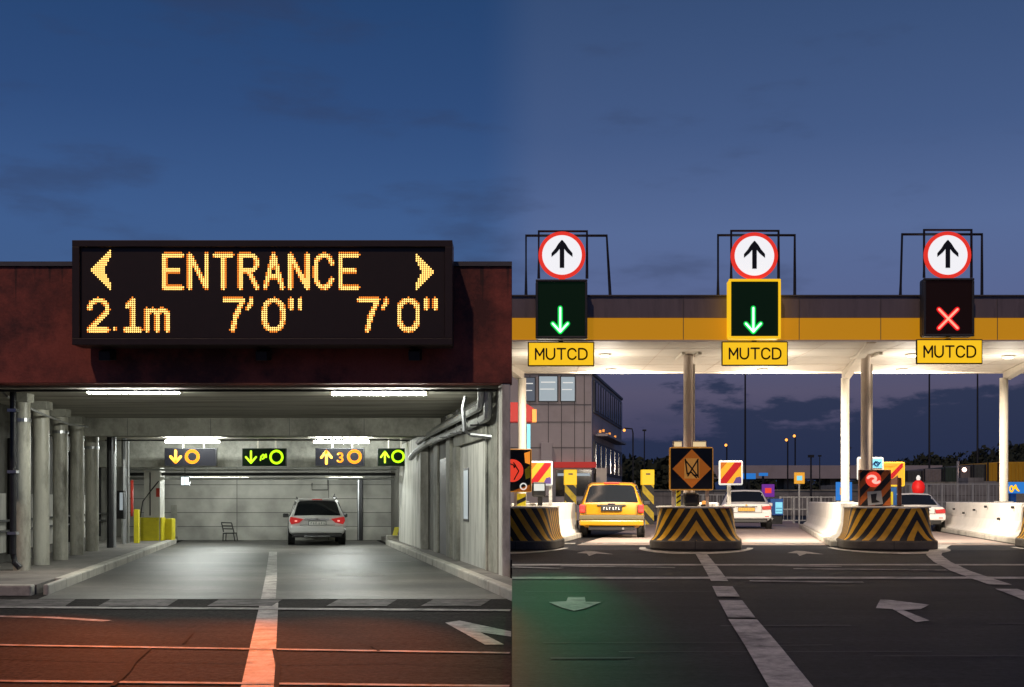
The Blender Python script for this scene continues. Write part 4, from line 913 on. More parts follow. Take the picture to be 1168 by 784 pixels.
# right hand island
d = 25.0
t = thing('lane_board', (P(999,0,d).x,d,ZT), 'striped orange and black board with a lit no entry disc', 'lane board')
a, e = P(980.5,577.5,d), P(1016.5,536,d); b = MB(); b.box(a.x, e.x, d, d+.12, ZT, e.z); b.build('board', 'rust_brown', t, bevel=.015)
b = MB(); b.face([(a.x+.01,d-.003,ZT+.01),(e.x-.01,d-.003,ZT+.01),(e.x-.01,d-.003,e.z-.01),(a.x+.01,d-.003,e.z-.01)], uv=[(0,0),(e.x-a.x,0),(e.x-a.x,e.z-ZT),(0,e.z-ZT)]); b.build('face', 'orange_stripes', t)
c = P(996,547,d); b = MB(); b.disc((c.x,d-.016,c.z), 8.8*d/F, .012, 28); b.build('disc', 'screen_red', t)
b = MB(); b.strokes([arc(.35,.6,.35,.3,160,-20,6)+arc(.75,.45,.3,.25,200,330,6)], lambda u, v: (lambda p: (p.x, d-.024, p.z))(P(989.5+13*u, 553-11*v, d)), .006, 1.5*d/F); b.build('glyph', 'screen_pink', t)
poly(t, 'panel', [(989,561),(1005,560),(1007,575),(990,577)], d, .006, 'galvanised'); poly(t, 'panel', [(993,564),(1000,563),(999,570),(1004,573),(994,574)], d, .012, 'black')
t = framed('route_board', 978, 1008.5, 521.5, 548, 25.9, .08, 'cream board with a cyan lit panel behind the striped board', 'route board', 'board_white', 'tan_paint', 2, .04, (983,), None, 'cream_paint', ZT)
poly(t, 'panel', [(993,523.5),(1006,523.5),(1006,534),(993,534)], 25.9, .008, 'cyan_lit'); b = MB(); b.strokes([[(0,.3),(.4,.8),(.7,.3),(1,.7)], arc(.55,.45,.3,.3,0,300,8)], lambda u, v: (lambda p: (p.x, 25.9-.016, p.z))(P(995+9*u, 533-8*v, 25.9)), .004, .7*25.9/F); b.build('glyph', 'blue_paint', t)
t = framed('slash_board', 1006, 1032.5, 527, 555, 26.1, .07, 'yellow rimmed board with a red slash pointing up, over the striped board', 'warning board', 'sign_yellow_glow', 'board_yellow', 1.4, .04, (1028,), 'slash boards', 'galvanised', ZT)
poly(t, 'slash', [(1012,546),(1014,543),(1027,529.5),(1030,528.5),(1029.5,533),(1018,546)], 26.1, .008, 'board_red'); poly(t, 'corner', [(1008,553),(1008,545.5),(1018,546.5),(1024,542),(1025,553)], 26.1, .0115, 'rust_brown'); poly(t, 'strip', [(1008,529),(1024,529),(1020,532),(1008,532)], 26.1, .012, 'orange_bar')
t = thing('barrier_post', (P(1026.5,0,24.7).x,24.7,ZT), 'slim rust brown post at the edge of the right hand island top', 'post'); b = MB(); x0, x1 = P(1024.5,0,24.7).x, P(1028.5,0,24.7).x; b.box(x0, x1, 24.7, 24.77, ZT, P(0,545,24.7).z); b.build('shaft', 'rust_brown', t, bevel=.01); b = MB(); b.box(x0-.03,x1+.03,24.67,24.8,ZT+.001,ZT+.02); b.build('foot', 'dark_metal', t)
t = thing('payment_box', (P(1020,0,26.3).x,26.3,ZT), 'small blue and yellow cabinet between the no entry board and the white car', 'cabinet'); b = MB(); b.box(P(1011,0,26.3).x, P(1023,0,26.3).x, 26.3, 26.6, ZT, P(0,556,26.3).z); b.build('body', 'blue_paint', t, bevel=.01); b = MB(); b.box(P(1016,0,26.3).x, P(1018.5,0,26.3).x, 26.288, 26.298, ZT+.02, ZT+.3); b.build('strip', 'bollard_yellow', t)

# ------------------------------------------------------------------ striped gate posts
for px, lab in ((650.5,'yellow gate post with black stripes left of the yellow car'), (738.5,'yellow gate post with black stripes right of the yellow car')):
    d = 50; x = P(px,0,d).x; h = P(0,536,d).z; t = thing('gate_post', (x,d,PZ), lab, 'gate post', 'striped gate posts')
    b = MB(); w = .235; zc = h-.62
    for y, sgn in ((d-w,1),):
        b.face([(x-w,y,PZ),(x+w,y,PZ),(x+w,y,zc),(x-w,y,zc)], uv=[(0,0),(2*w,0),(2*w,zc-PZ),(0,zc-PZ)])
    b.face([(x+w,d-w,PZ),(x+w,d+w,PZ),(x+w,d+w,zc),(x+w,d-w,zc)], uv=[(0,0),(2*w,0),(2*w,zc-PZ),(0,zc-PZ)])
    b.face([(x-w,d+w,PZ),(x-w,d-w,PZ),(x-w,d-w,zc),(x-w,d+w,zc)], uv=[(0,0),(2*w,0),(2*w,zc-PZ),(0,zc-PZ)])
    b.face([(x+w,d+w,PZ),(x-w,d+w,PZ),(x-w,d+w,zc),(x+w,d+w,zc)], uv=[(0,0),(2*w,0),(2*w,zc-PZ),(0,zc-PZ)])
    b.face([(x-w,d-w,zc),(x+w,d-w,zc),(x+w,d+w,zc),(x-w,d+w,zc)], uv=[(0,0)]*4)
    b.build('shaft', 'post_stripes', t)
    b = MB(); b.box(x-w-.02, x+w+.02, d-w-.02, d+w+.02, zc+.002, h); hd = b.build('head', 'sign_yellow_glow', t, bevel=.02)
    b = MB(); b.box(x-.09, x+.09, d-w-.03, d-w-.022, h-.21, h-.15); b.build('slot', 'dark_panel', hd)

# ------------------------------------------------------------------ cars
def car(kind, label, px, d, z, yaw, paint, W_, Lc, H, kids):
    x = P(px,0,d).x; t = thing('parked_car' if z < .1 else 'car', (x,d,z), label, 'car', None, rz=yaw)
    w = W_/2; belt = H*.60; zb = .27; hr = H
    def ring(y, ws, zbelt, zr, wr, dy=(0,)*8, zb_=zb):
        q = [(0,zb_),(w*.82*ws,zb_),(w*.965*ws,zb_+.10),(w*ws,.30*H+.12),(w*.965*ws,zbelt),(wr*w,zr-(.055 if zr > zbelt+.1 else .0)),(wr*w*.84,zr),(0,zr+(.018 if zr > zbelt+.1 else .012))]
        return [(xx, y+dd, zz) for (xx, zz), dd in zip(q, dy)]
    tail = (.10,.10,.05,0,.05,.06,.06,.04)
    if kind == 'hatch':
        st = [ring(0,.955,belt,belt+.015,.86,tail), ring(.34,.99,belt+.01,hr-.035,.70,(0,0,0,0,0,0,0,-.04)), ring(.62,1,belt,hr,.745), ring(1.5,1,belt-.01,hr+.01,.76), ring(2.3,1,belt-.03,hr-.03,.745), ring(3.05,1,belt-.05,belt+.0,.80), ring(Lc-.35,.97,belt-.14,belt-.12,.78), ring(Lc,.86,.55,.56,.72)]
        glass_rear, glass_side, wind = (0,1), ((1,2),(2,3),(3,4)), (4,5)
    else:
        dk = H*.655
        st = [ring(0,.94,dk-.05,dk-.02,.84,tail), ring(.16,.985,dk-.06,dk,.84), ring(.62,1,dk-.06,dk+.02,.82), ring(1.25,1,belt-.01,hr-.02,.68), ring(1.6,1,belt-.02,hr,.70), ring(2.3,1,belt-.03,hr-.02,.70), ring(3.1,1,belt-.05,belt+.02,.80), ring(Lc-.35,.97,belt-.14,belt-.1,.78), ring(Lc,.86,.55,.56,.72)]
        glass_rear, glass_side, wind = (2,3), ((3,4),(4,5)), (5,6)
    b = MB(); vs = []
    for r_ in st: vs += [p for p in r_]+[(-p[0],p[1],p[2]) for p in r_[-2:0:-1]]
    n = 14; fs = [(i*n+k,i*n+(k+1) % n,(i+1)*n+(k+1) % n,(i+1)*n+k) for i in range(len(st)-1) for k in range(n)]
    fs += [tuple(range(n-1,-1,-1)), tuple((len(st)-1)*n+k for k in range(n))]
    oy = -Lc*.5*0
    b.mesh(vs, fs); body = b.build('body', paint, t, local=True, smooth=True, bevel=.035)
    def glass(name, quad, m='glass_dark', inset=.07, off=.012):
        q = [Vector(p) for p in quad]; c = sum(q, Vector())/len(q); nrm = (q[1]-q[0]).cross(q[-1]-q[0]).normalized()
        q = [p+(c-p)*inset for p in q]
        b = MB(); vs = [p+nrm*off for p in q]+[p-nrm*.01 for p in q]; k = len(q)
        b.mesh(vs, [tuple(range(k))]+[(i,k+i,k+(i+1) % k,(i+1) % k) for i in range(k)]); return b.build(name, m, t, local=True, bevel=.006)
    mir = lambda p: (-p[0],p[1],p[2])
    A, B = st[glass_rear[0]], st[glass_rear[1]]
    lo = lambda p, q, f: tuple(p[i]+(q[i]-p[i])*f for i in range(3))
    def curved(name, A, B, f0, f1, shift):
        def row(f): h = [lo(A[k],B[k],f) for k in (5,6,7)]; h[0] = tuple(c*(.95 if i == 0 else 1) for i, c in enumerate(h[0])); r_ = [mir(h[0]),mir(h[1]),h[2],h[1],h[0]]; return [(p[0],p[1]+shift[1],p[2]+shift[2]) for p in r_]
        lo_, mi_, up = row(f0), row((f0+f1)/2), row(f1); b = MB(); vs = lo_+mi_+up; vs += [(p[0],p[1]-shift[1]*1.6,p[2]-shift[2]*1.6) for p in vs]
        fs = []
        for j in range(2):
            for i in range(4): q = (j*5+i,j*5+i+1,(j+1)*5+i+1,(j+1)*5+i); fs += [q, tuple(k+15 for k in q[::-1])]
        rim = [0,1,2,3,4,9,14,13,12,11,10,5]; fs += [(rim[(i+1) % 12],rim[i],rim[i]+15,rim[(i+1) % 12]+15) for i in range(12)]
        b.mesh(vs, fs); return b.build(name, 'glass_dark', t, local=True, smooth=True)
    rw = curved('rear_window', A, B, .07, .90, (0,-.014,.010))
    A, B = st[wind[0]], st[wind[1]]; curved('windscreen', A, B, .06, .94, (0,.014,.010))
    for i, j in glass_side:
        for sgn in (1,-1):
            q = [st[i][4], st[j][4], st[j][5], st[i][5]]
            if sgn < 0: q = [mir(p) for p in q][::-1]
            glass('side_window', q, inset=.08, off=.01)
    # wheels
    rr = .315
    for yy in (.78, Lc-.80):
        for sgn in (1,-1):
            xo = sgn*(w+.008); xi = sgn*(w-.2)
            b = MB(); b.tube([(xi,yy,rr),(sgn*(w-.02),yy,rr),(xo,yy,rr)], rr, 24); wh = b.build('wheel', 'rubber', t, local=True, bevel=.03)
            b = MB(); b.tube([(xo-sgn*.005,yy,rr),(xo+sgn*.012,yy,rr)], rr*.64, 18); b.build('rim', 'steel', wh, local=True)
            b = MB(); b.tube([(sgn*(w*.975),yy,rr+.02),(sgn*(w+.003),yy,rr+.02)], rr*1.2, 24); b.build('wheel_arch', 'black', t, local=True)
    kids(t, w, H, belt)
    return t
def quadbox(t, name, m, x0, x1, y0, y1, z0, z1, parent=None, bevel=.012):
    b = MB(); b.box(x0, x1, y0, y1, z0, z1); return b.build(name, m, parent or t, local=True, bevel=bevel)
def mirrors(t, w, z, y, m):
    for s_ in (-1,1):
        b = MB(); b.box(min(s_*(w-.02),s_*(w+.17)), max(s_*(w-.02),s_*(w+.17)), y, y+.1, z-.06, z+.07); b.build('side_mirror', m, t, local=True, bevel=.03)
def plate(t, z, y, m='plate_white', hw=.25, cm='dark_panel'):
    pl = quadbox(t, 'number_plate', 'black', -hw-.015, hw+.015, y-.012, y+.03, z-.07, z+.07, bevel=.004)
    quadbox(t, 'plate_face', m, -hw, hw, y-.017, y-.0125, z-.055, z+.055, pl, 0)
    b = MB()
    for k in range(6): xx = -hw+.055+k*.073+(.02 if k > 2 else 0); b.prism([(xx,z-.032),(xx+.03,z-.032),(xx+.03,z-.02),(xx+.012,z-.02),(xx+.012,z+.032),(xx,z+.032)] if k % 2 else [(xx,z-.032),(xx+.012,z-.032),(xx+.012,z+.02),(xx+.03,z+.02),(xx+.03,z+.032),(xx,z+.032)], y-.0195, y-.0175) if True else b.box(xx+.012, xx+.034, y-.0195, y-.0175, z+(-.032 if k % 2 else .02), z+(-.02 if k % 2 else .032))
    b.builds('plate_character', cm, pl, local=True)
def silver(t, w, H, belt):
    for s_ in (-1,1): quadbox(t, 'tailgate_gap', 'black', s_*w*.60-.006, s_*w*.60+.006, -.004, .04, .61, belt-.22, bevel=0)
    quadbox(t, 'tailgate_gap', 'black', -w*.60, w*.60, -.012, .04, .602, .612, bevel=0)
    for s_ in (-1,1):
        q = lambda u: s_*u
        b = MB(); pts = [(q(w*.48),belt-.05),(q(w*.93),belt+.02),(q(w*.965),belt-.10),(q(w*.9),belt-.21),(q(w*.62),belt-.16)]
        b.prism(pts if s_ > 0 else pts[::-1], .015, .25); tl = b.build('tail_light', 'tail_red', t, local=True, bevel=.015)
        b = MB(); x0, x1 = sorted((q(w*.70),q(w*.78))); b.box(x0, x1, .004, .016, belt-.13, belt-.085); b.build('lens', 'screen_pink', tl, local=True, bevel=.004)
        x0, x1 = sorted((q(w*.58),q(w*.76))); quadbox(t, 'reflector', 'tail_red_dim', x0, x1, .0, .06, .43, .475)
    quadbox(t, 'chrome_strip', 'chrome', -w*.46, w*.46, -.005, .06, belt-.085, belt-.02)
    b = MB(); b.prism([(.0,belt-.075),(.05,belt-.055),(0,belt-.03),(-.05,belt-.055)], -.012, -.004); b.build('badge', 'dark_metal', t, local=True)
    plate(t, belt-.175, .005); quadbox(t, 'bumper', 'car_silver', -w*.95, w*.95, -.055, .2, .36, .60, bevel=.06)
    quadbox(t, 'lower_bumper', 'black', -w*.86, w*.86, -.03, .3, .235, .358, bevel=.03)
    quadbox(t, 'skid_strip', 'steel', -w*.45, w*.45, -.036, .02, .255, .285)
    quadbox(t, 'spoiler', 'car_silver', -w*.66, w*.66, .22, .52, H-.05, H+.02, bevel=.025)
    quadbox(t, 'brake_light', 'tail_red_dim', -.15, .15, .212, .222, H-.035, H-.012, bevel=0)
    b = MB(); b.tube([(w*.55,.75,H-.01),(w*.6,.62,H+.06),(w*.62,.5,H+.14)], .018, 6); b.build('aerial', 'dark_metal', t, local=True)
    for s_ in (-1,1): b = MB(); b.tube([(s_*w*.68,.6,H+.01),(s_*w*.7,.75,H+.045),(s_*w*.7,2.1,H+.05),(s_*w*.68,2.3,H)], .018, 6); b.build('roof_rail', 'dark_metal', t, local=True)
    mirrors(t, w, belt+.02, 2.6, 'black')
    for s_ in (-1,1): quadbox(t, 'headrest', 'black', s_*.36-.12, s_*.36+.12, .62, .7, belt+.2, belt+.38)
def wagon(t, w, H, belt):
    for s_ in (-1,1): quadbox(t, 'tailgate_gap', 'black', s_*w*.775-.006, s_*w*.775+.006, -.004, .04, .61, belt-.01, bevel=0)
    quadbox(t, 'tailgate_gap', 'black', -w*.775, w*.775, -.008, .04, .602, .612, bevel=0)
    for s_ in (-1,1):
        x0, x1 = sorted((s_*w*.80, s_*w*.975)); tl = quadbox(t, 'tail_light', 'tail_red', x0, x1, -.02, .2, .66, belt+.0, bevel=.02)
        quadbox(t, 'lens', 'tail_red_dim', x0+.02, x1-.02, -.028, -.019, .64+.04, .74, tl, .004)
    quadbox(t, 'bumper', 'tan_paint', -w*.985, w*.985, -.075, .25, .47, .60, bevel=.03).data.materials[0] = M['bumper_grey']
    quadbox(t, 'bumper', 'car_yellow', -w*.97, w*.97, -.055, .25, .325, .468, bevel=.03)
    quadbox(t, 'underbody', 'black', -w*.7, w*.7, .02, .8, .2, .32, bevel=.02)
    plate(t, belt-.10, -.0, 'black', .26, 'plate_white'); quadbox(t, 'plate_recess', 'black', -w*.44, w*.44, .004, .03, belt-.035, belt-.005, bevel=.004)
    quadbox(t, 'handle', 'black', -.1, .1, -.02, .03, belt+.0, belt+.035)
    quadbox(t, 'brake_light', 'tail_red_dim', -.2, .2, .26, .30, H-.035, H+.0, bevel=.01)
    b = MB(); b.tube([(.02,.05,belt+.03),(.0,.13,belt+.16),(-.2,.14,belt+.17)], .012, 6); b.build('wiper', 'black', t, local=True)
    b = MB(); b.tube([(.3,.0,.25),(.3,.3,.26)], .03, 8); b.build('exhaust', 'steel', t, local=True)
    b = MB(); b.prism([(-.2,.36-.03),(-.02,.30),(.02,.30),(.2,.33),(.2,.22),(-.2,.22)][::-1], .1, .3); b.build('tow_bar', 'dark_metal', t, local=True)
    for s_ in (-1,1): b = MB(); b.tube([(s_*w*.70,.45,H),(s_*w*.71,.6,H+.035),(s_*w*.71,2.2,H+.035),(s_*w*.70,2.35,H-.02)], .016, 6); b.build('roof_rail', 'dark_metal', t, local=True)
    mirrors(t, w, belt+.03, 2.65, 'black')
    for s_ in (-1,1): quadbox(t, 'headrest', 'black', s_*.36-.12, s_*.36+.12, .9, 1.0, belt+.15, belt+.33)
def sedan(t, w, H, belt):
    dk = H*.655
    for s_ in (-1,1): quadbox(t, 'boot_gap', 'black', s_*w*.585-.005, s_*w*.585+.005, -.004, .04, .57, dk-.06, bevel=0)
    quadbox(t, 'boot_gap', 'black', -w*.585, w*.585, -.03, .04, .562, .571, bevel=0)
    for s_ in (-1,1):
        pts = [(s_*w*.60,dk-.10),(s_*w*.93,dk-.07),(s_*w*.95,dk-.20),(s_*w*.62,dk-.21)]
        b = MB(); b.prism(pts if s_ < 0 else pts[::-1], -.012, .3); b.build('tail_light', 'tail_red_dim' if t['label'].startswith('white') else 'tail_red', t, local=True, bevel=.015)
        x0, x1 = sorted((s_*w*.7, s_*w*.86)); quadbox(t, 'reflector', 'tail_red_dim', x0, x1, -.062, -.03, .42, .45, bevel=.004)
    plate(t, dk-.20, .0, 'board_yellow', .27); quadbox(t, 'boot_strip', 'chrome', -w*.42, w*.42, -.01, .05, dk-.115, dk-.09)
    quadbox(t, 'badge', 'board_yellow', -.03, .03, -.006, .02, dk-.075, dk-.03, bevel=.01)
    quadbox(t, 'bumper', 'car_white', -w*.95, w*.95, -.06, .2, .36, .56, bevel=.05); quadbox(t, 'lower_bumper', 'black', -w*.8, w*.8, -.03, .3, .22, .358, bevel=.03)
    b = MB(); b.tube([(.42,-.02,.25),(.42,.3,.26)], .03, 8); b.build('exhaust', 'steel', t, local=True)
    mirrors(t, w, belt+.02, 2.7, 'car_white')
    for s_ in (-1,1): quadbox(t, 'headrest', 'black', s_*.36-.12, s_*.36+.12, 1.25, 1.33, belt+.06, belt+.24)
mat('bumper_grey', (.075,.06,.025), .6)
car('hatch', 'silver hatchback with lit red tail lights parked inside the garage', 362, 37.0, .004, math.atan(-KL), 'car_silver', 1.72, 4.1, 1.40, silver)
car('hatch', 'bright yellow estate car seen from behind in the first toll lane', 697.5, 32.1, PZ+.004, -math.atan(.1), 'car_yellow', 1.72, 4.3, 1.46, wagon)
car('sedan', 'white saloon car with a yellow plate in the middle toll lane', 851.5, 41.6, PZ+.004, -math.atan(KR*.8), 'car_white', 1.74, 4.4, 1.33, sedan)
car('sedan', 'pinkish lit white saloon car beyond the right hand toll island', 1047, 38.2, PZ+.004, -math.atan(KR), 'car_white', 1.74, 4.4, 1.20, sedan)

# ------------------------------------------------------------------ background
ob = thing('office_building', (-1, 62, PZ), 'grey panelled office block with lit upper windows beyond the first lane', 'building')
BX = P(675,0,60).x; ZR = P(0,427,60).z
def Bf(s, y, z): return (BX+KR*(y-60)+s, y, z)
b = MB(); b.slab([(-9,60),(BX,60),Bf(0,75.5,0)[:2],(-7,75.5)], PZ-.02, ZR-.02); b.build('wall', 'cladding', ob)
b = MB(); b.slab([(-9.1,59.93),(BX+.08,59.93),Bf(.08,75.6,0)[:2],(-7,75.6)], ZR-.018, ZR+.12); b.build('roof', 'dark_panel', ob)
b = MB()
for px in (604,625,640,655,666): x = P(px,0,60).x; b.box(x, x+.035, 59.975, 59.998, P(0,534,60).z, ZR-.05)
for py in (462,482,511): z = P(0,py,60).z; b.box(-9, BX-.02, 59.965, 59.974, z, z+.035)
b.builds('panel_joint', 'dark_panel', ob)
def win(px0, px1, py0, py1, m, d=60):
    b = MB(); b.plate(px0, px1, py0, py1, d-.10, .09); f = b.build('window', 'dark_metal', ob)
    b = MB(); b.plate(px0+1, px1-1, py0+1, py1-1, d-.115, .012); b.build('pane', m, f)
    if m != 'glass_dark':
        b = MB(); b.plate(px0+3, px1-3, py0+7, py0+8.2, d-.13, .01); b.plate(px0+2, px1-4, py0+15, py0+16, d-.13, .01); b.builds('blind', 'board_white', f)
win(614,636.5,428.5,458.5,'window_lit'); win(639,656.5,429,458.5,'window_lit'); win(597,611,430,458.5,'window_dim')
# long side facing the lanes
for row, (zt_, zl_) in enumerate(((P(0,432,60).z, P(0,470,60).z), (P(0,503,60).z, P(0,540,60).z))):
    b = MB(); b.hexa([Bf(.005,60.5,zl_),Bf(.09,60.5,zl_),Bf(.09,75,zl_),Bf(.005,75,zl_)], [Bf(.005,60.5,zt_),Bf(.09,60.5,zt_),Bf(.09,75,zt_),Bf(.005,75,zt_)]); b.build('window_band', 'dark_panel', ob)
    for k in range(6):
        y0 = 60.8+k*2.35; b = MB(); b.hexa([Bf(.095,y0,zl_+.12),Bf(.13,y0,zl_+.12),Bf(.13,y0+1.75,zl_+.12),Bf(.095,y0+1.75,zl_+.12)], [Bf(.095,y0,zt_-.12),Bf(.13,y0,zt_-.12),Bf(.13,y0+1.75,zt_-.12),Bf(.095,y0+1.75,zt_-.12)]); f = b.build('window', 'glass_blue', ob)
        b = MB(); b.hexa([Bf(.135,y0+.85,zl_+.12),Bf(.15,y0+.85,zl_+.12),Bf(.15,y0+.92,zl_+.12),Bf(.135,y0+.92,zl_+.12)], [Bf(.135,y0+.85,zt_-.12),Bf(.15,y0+.85,zt_-.12),Bf(.15,y0+.92,zt_-.12),Bf(.135,y0+.92,zt_-.12)]); b.build('mullion', 'dark_metal', f)
b = MB(); z = P(0,490,60).z
for k in range(7): p = Bf(.3, 61+k*1.5, z+.12*(k % 2)); b.box(p[0]-.05, p[0]+.05, p[1]-.1, p[1]+.1, p[2]-.1, p[2]+.02)
b.builds('orange_reflection', 'lamp_dim_orange', ob)  # small glowing blocks stand in for orange reflections on this side
b = MB(); b.hexa([Bf(.1,60.8,z-.28),Bf(.7,60.8,z-.28),Bf(.7,71,z-.28),Bf(.1,71,z-.28)], [Bf(.1,60.8,z-.16),Bf(.7,60.8,z-.16),Bf(.7,71,z-.16),Bf(.1,71,z-.16)]); b.build('balcony', 'cladding', ob)
b = MB(); b.plate(632,680,527,533.5,59.7,.29); b.build('sign_band', 'red_lit_paint', ob)
b = MB(); b.plate(634,675,536,566,59.96,.03); b.build('shopfront', 'glass_dark', ob); b = MB(); b.plate(636,673,540,543,59.93,.02); b.build('strip_light', 'window_lit', ob)
b = MB(); b.plate(617,630,505,566,59.5,.45); b.build('service_box', 'cladding', ob, bevel=.02); b = MB(); b.plate(680,692,534,572,60.5,1.5); b.build('corner_pillar', 'cream_paint', ob)
t = thing('lamp_sign', (P(600,0,40).x,40,P(0,482,40).z), 'red roof shaped lamp sign with an orange lit end, near the first canopy post', 'lamp sign')
a, e, r_ = P(584,481,40), P(609,466,40), P(598,459,40)
b = MB(); b.prism([(a.x-.6,a.z),(e.x,a.z),(e.x,e.z),(r_.x,r_.z),(a.x-.6,r_.z)], 40, 40.6); b.build('hood', 'red_lit_paint', t)
b = MB(); b.plate(607,612,467,481,39.9,.5); b.build('lens', 'lamp_dim_orange', t); b = MB(); b.plate(598,600.5,481,572,40.2,.1); b.build('pole', 'galvanised', t); b = MB(); b.plate(601,605,484,512,39.95,.06); b.build('panel', 'cyan_lit', t)

def street_lamp(px, py, d, label, arm=6, base=None):
    c = P(px,py,d); z0 = PZ if base is None else base; t = thing('street_lamp', (c.x+arm*d/F,d,z0), label, 'street lamp', 'orange street lamps')
    pxx = c.x+arm*d/F; b = MB(); b.tube([(pxx,d,z0),(pxx,d,c.z-.2),(pxx-.1*arm*d/F,d,c.z+.1),(c.x,d,c.z+.15)], .0006*d, 6); b.build('pole', 'dark_metal', t)
    r = .0011*d; b = MB(); b.lathe([(r*.3,c.z-r),(r,c.z-.4*r),(r,c.z+.3*r),(r*.5,c.z+r)], (c.x,d,0), 12); b.build('lantern', 'lamp_orange', t, smooth=True)
street_lamp(712,491,85,'orange street lamp on an arm beside the office block',10)
street_lamp(828,508,150,'small orange street lamp low over the bridge',1)
street_lamp(897,502,140,'brighter orange street lamp left of a fainter one',1.5)
street_lamp(906,497.5,160,'faint orange street lamp highest of the two behind the yellow notice',1)
t = thing('yard_light', P(1100,537,70), 'pinkish white yard light among the dark containers', 'yard light'); c = P(1100,536,70); b = MB(); b.lathe([(.06,-.12),(.14,0),(.06,.12)], c, 10); b.build('lamp', 'lamp_pink', t); b = MB(); b.tube([(P(1094,0,70).x,70.2,PZ),(P(1094,0,70).x,70.2,c.z+.5)], .07, 6); b.build('pole', 'galvanised', t)
def mast(px, py, d, r, label):
    x = P(px,0,d).x; h = P(0,py,d).z; t = thing('mast', (x,d,PZ), label, 'mast'); b = MB(); b.tube([(x,d,PZ),(x,d,h)], r, 8, r2=r*.6); b.build('pole', 'dark_metal', t); b = MB(); b.box(x-2.2*r, x+2.2*r, d-r, d+r, h, h+r*2); b.build('head', 'dark_metal', t)
mast(735,492,100,.07,'thin dark mast beyond the yellow car lane'); mast(850,380,90,.085,'tall thin mast rising above the middle slash board'); mast(1060,380,95,.09,'tall thin mast above the red beacon'); mast(1115,380,95,.09,'tall thin mast above the dark containers')
mast(925,522,75,.08,'short dark pole beside the yellow notice'); mast(935,521,82,.05,'slimmer short pole right of the short dark pole'); mast(969,512,80,.05,'slim pole close behind the lit canopy post')
# bridge
br = thing('bridge', (P(880,0,140).x,140,PZ), 'long low dark bridge crossing the background', 'bridge')
b = MB(); b.box(P(782,0,140).x, P(1075,0,140).x, 140, 148, P(0,546,140).z, P(0,531,140).z); b.build('deck', 'cladding', br)
for px in (800,848,905,958,1010): b = MB(); x = P(px,0,140).x; b.box(x-.6, x+.6, 142, 146, PZ, P(0,546,140).z); b.build('pier', 'concrete', br)
t = thing('retaining_wall', (P(900,0,78).x,78,PZ), 'low grey yard wall behind the toll lanes', 'wall')
b = MB(); b.box(P(705,0,78).x, P(1075,0,78).x, 78, 78.4, PZ, P(0,560,78).z); b.build('wall', 'yard_blocks', t); b = MB(); b.box(P(705,0,78).x, P(1075,0,78).x, 77.93, 78.47, P(0,560,78).z+.003, P(0,558.6,78).z); b.build('coping', 'concrete', t)
for px0, px1, py0, py1, d, lab in ((847,862,540,546.5,120,'blue lit panel under the bridge left of the pair'), (866,876,539.5,543,120,'small pale blue lit panel under the bridge')):
    t = thing('lit_panel', P((px0+px1)/2,py1,d), lab, 'lit panel'); b = MB(); b.plate(px0,px1,py0,py1,d,.2); b.build('panel', 'blue_lit', t); b = MB(); x = P((px0+px1)/2,0,d).x; b.box(x-.1,x+.1,d+.21,d+.35,PZ,P(0,py0,d).z); b.build('post', 'dark_metal', t)
t = thing('kiosk', (P(887,0,47).x,47,PZ), 'small blue lit kiosk right of the middle white car', 'kiosk'); b = MB(); b.plate(879,893.5,569,588,47,.6); b.build('body', 'blue_paint', t, bevel=.02); b = MB(); b.plate(884.5,892.5,573,586,46.99,.008); b.build('screen', 'cyan_lit', t); b = MB(); b.plate(880.5,892.5,588,598,47.2,.2); b.build('stand', 'dark_metal', t)
b = MB(); b.plate(885,892,579.5,580.3,46.985,.004); b.plate(885,892,583,583.6,46.985,.004); b.builds('screen_bar', 'blue_paint', t)
def post_sign(px0, px1, py0, py1, d, face, inner, label, cat='sign', bottom=None):
    x = P((px0+px1)/2,0,d).x; t = thing('sign', (x,d,PZ), label, cat); b = MB(); b.plate(px0,px1,py0,py1,d,.06); b.build('panel', face, t, bevel=.02)
    w, h = px1-px0, py1-py0; b = MB(); b.plate(px0+w*.25,px1-w*.25,py0+h*.3,py1-h*.3,d-.012,.01); b.build('symbol', inner, t)
    b = MB(); b.box(x-.03, x+.03, d+.061, d+.12, PZ, P(0,py0,d).z); b.build('post', 'galvanised', t)
post_sign(906,918,539,552,50,'board_yellow','cyan_lit','small yellow notice with a blue mark on a thin post')
post_sign(869,883.5,552.5,567,62,'violet_lit','screen_red','violet lit sign with a red mark above the blue kiosk')
post_sign(953.5,972,550,571,55,'blue_lit','board_yellow','blue lit sign with yellow mark behind the lit canopy post')
t = thing('sign', (P(1160,0,52).x,52,PZ), 'blue lit sign with yellow marks at the right edge', 'sign'); b = MB(); b.plate(1149,1180,550,563,52,.08); b.build('panel', 'blue_lit', t, bevel=.01)
b = MB(); b.strokes([arc(.2,.4,.15,.4,0,330,8), [(.35,.3),(.55,.9),(.75,.2)], [(.5,.6),(.85,.1)]], lambda u, v: (lambda p: (p.x, 51.985, p.z))(P(1151+13*u, 561-8*v, 52)), .006, .9*52/F); b.build('symbol', 'sign_yellow_glow', t)
for px in (1157,1175): b = MB(); x = P(px,0,52).x; b.box(x-.12, x+.12, 52.1, 52.3, PZ, P(0,550,52).z); b.build('post', 'blue_paint', t)
t = thing('beacon', (P(1047.5,0,43).x,43,PZ), 'round red glowing beacon with a pale tip above the pinkish white car', 'beacon'); c = P(1047.5,556,43)
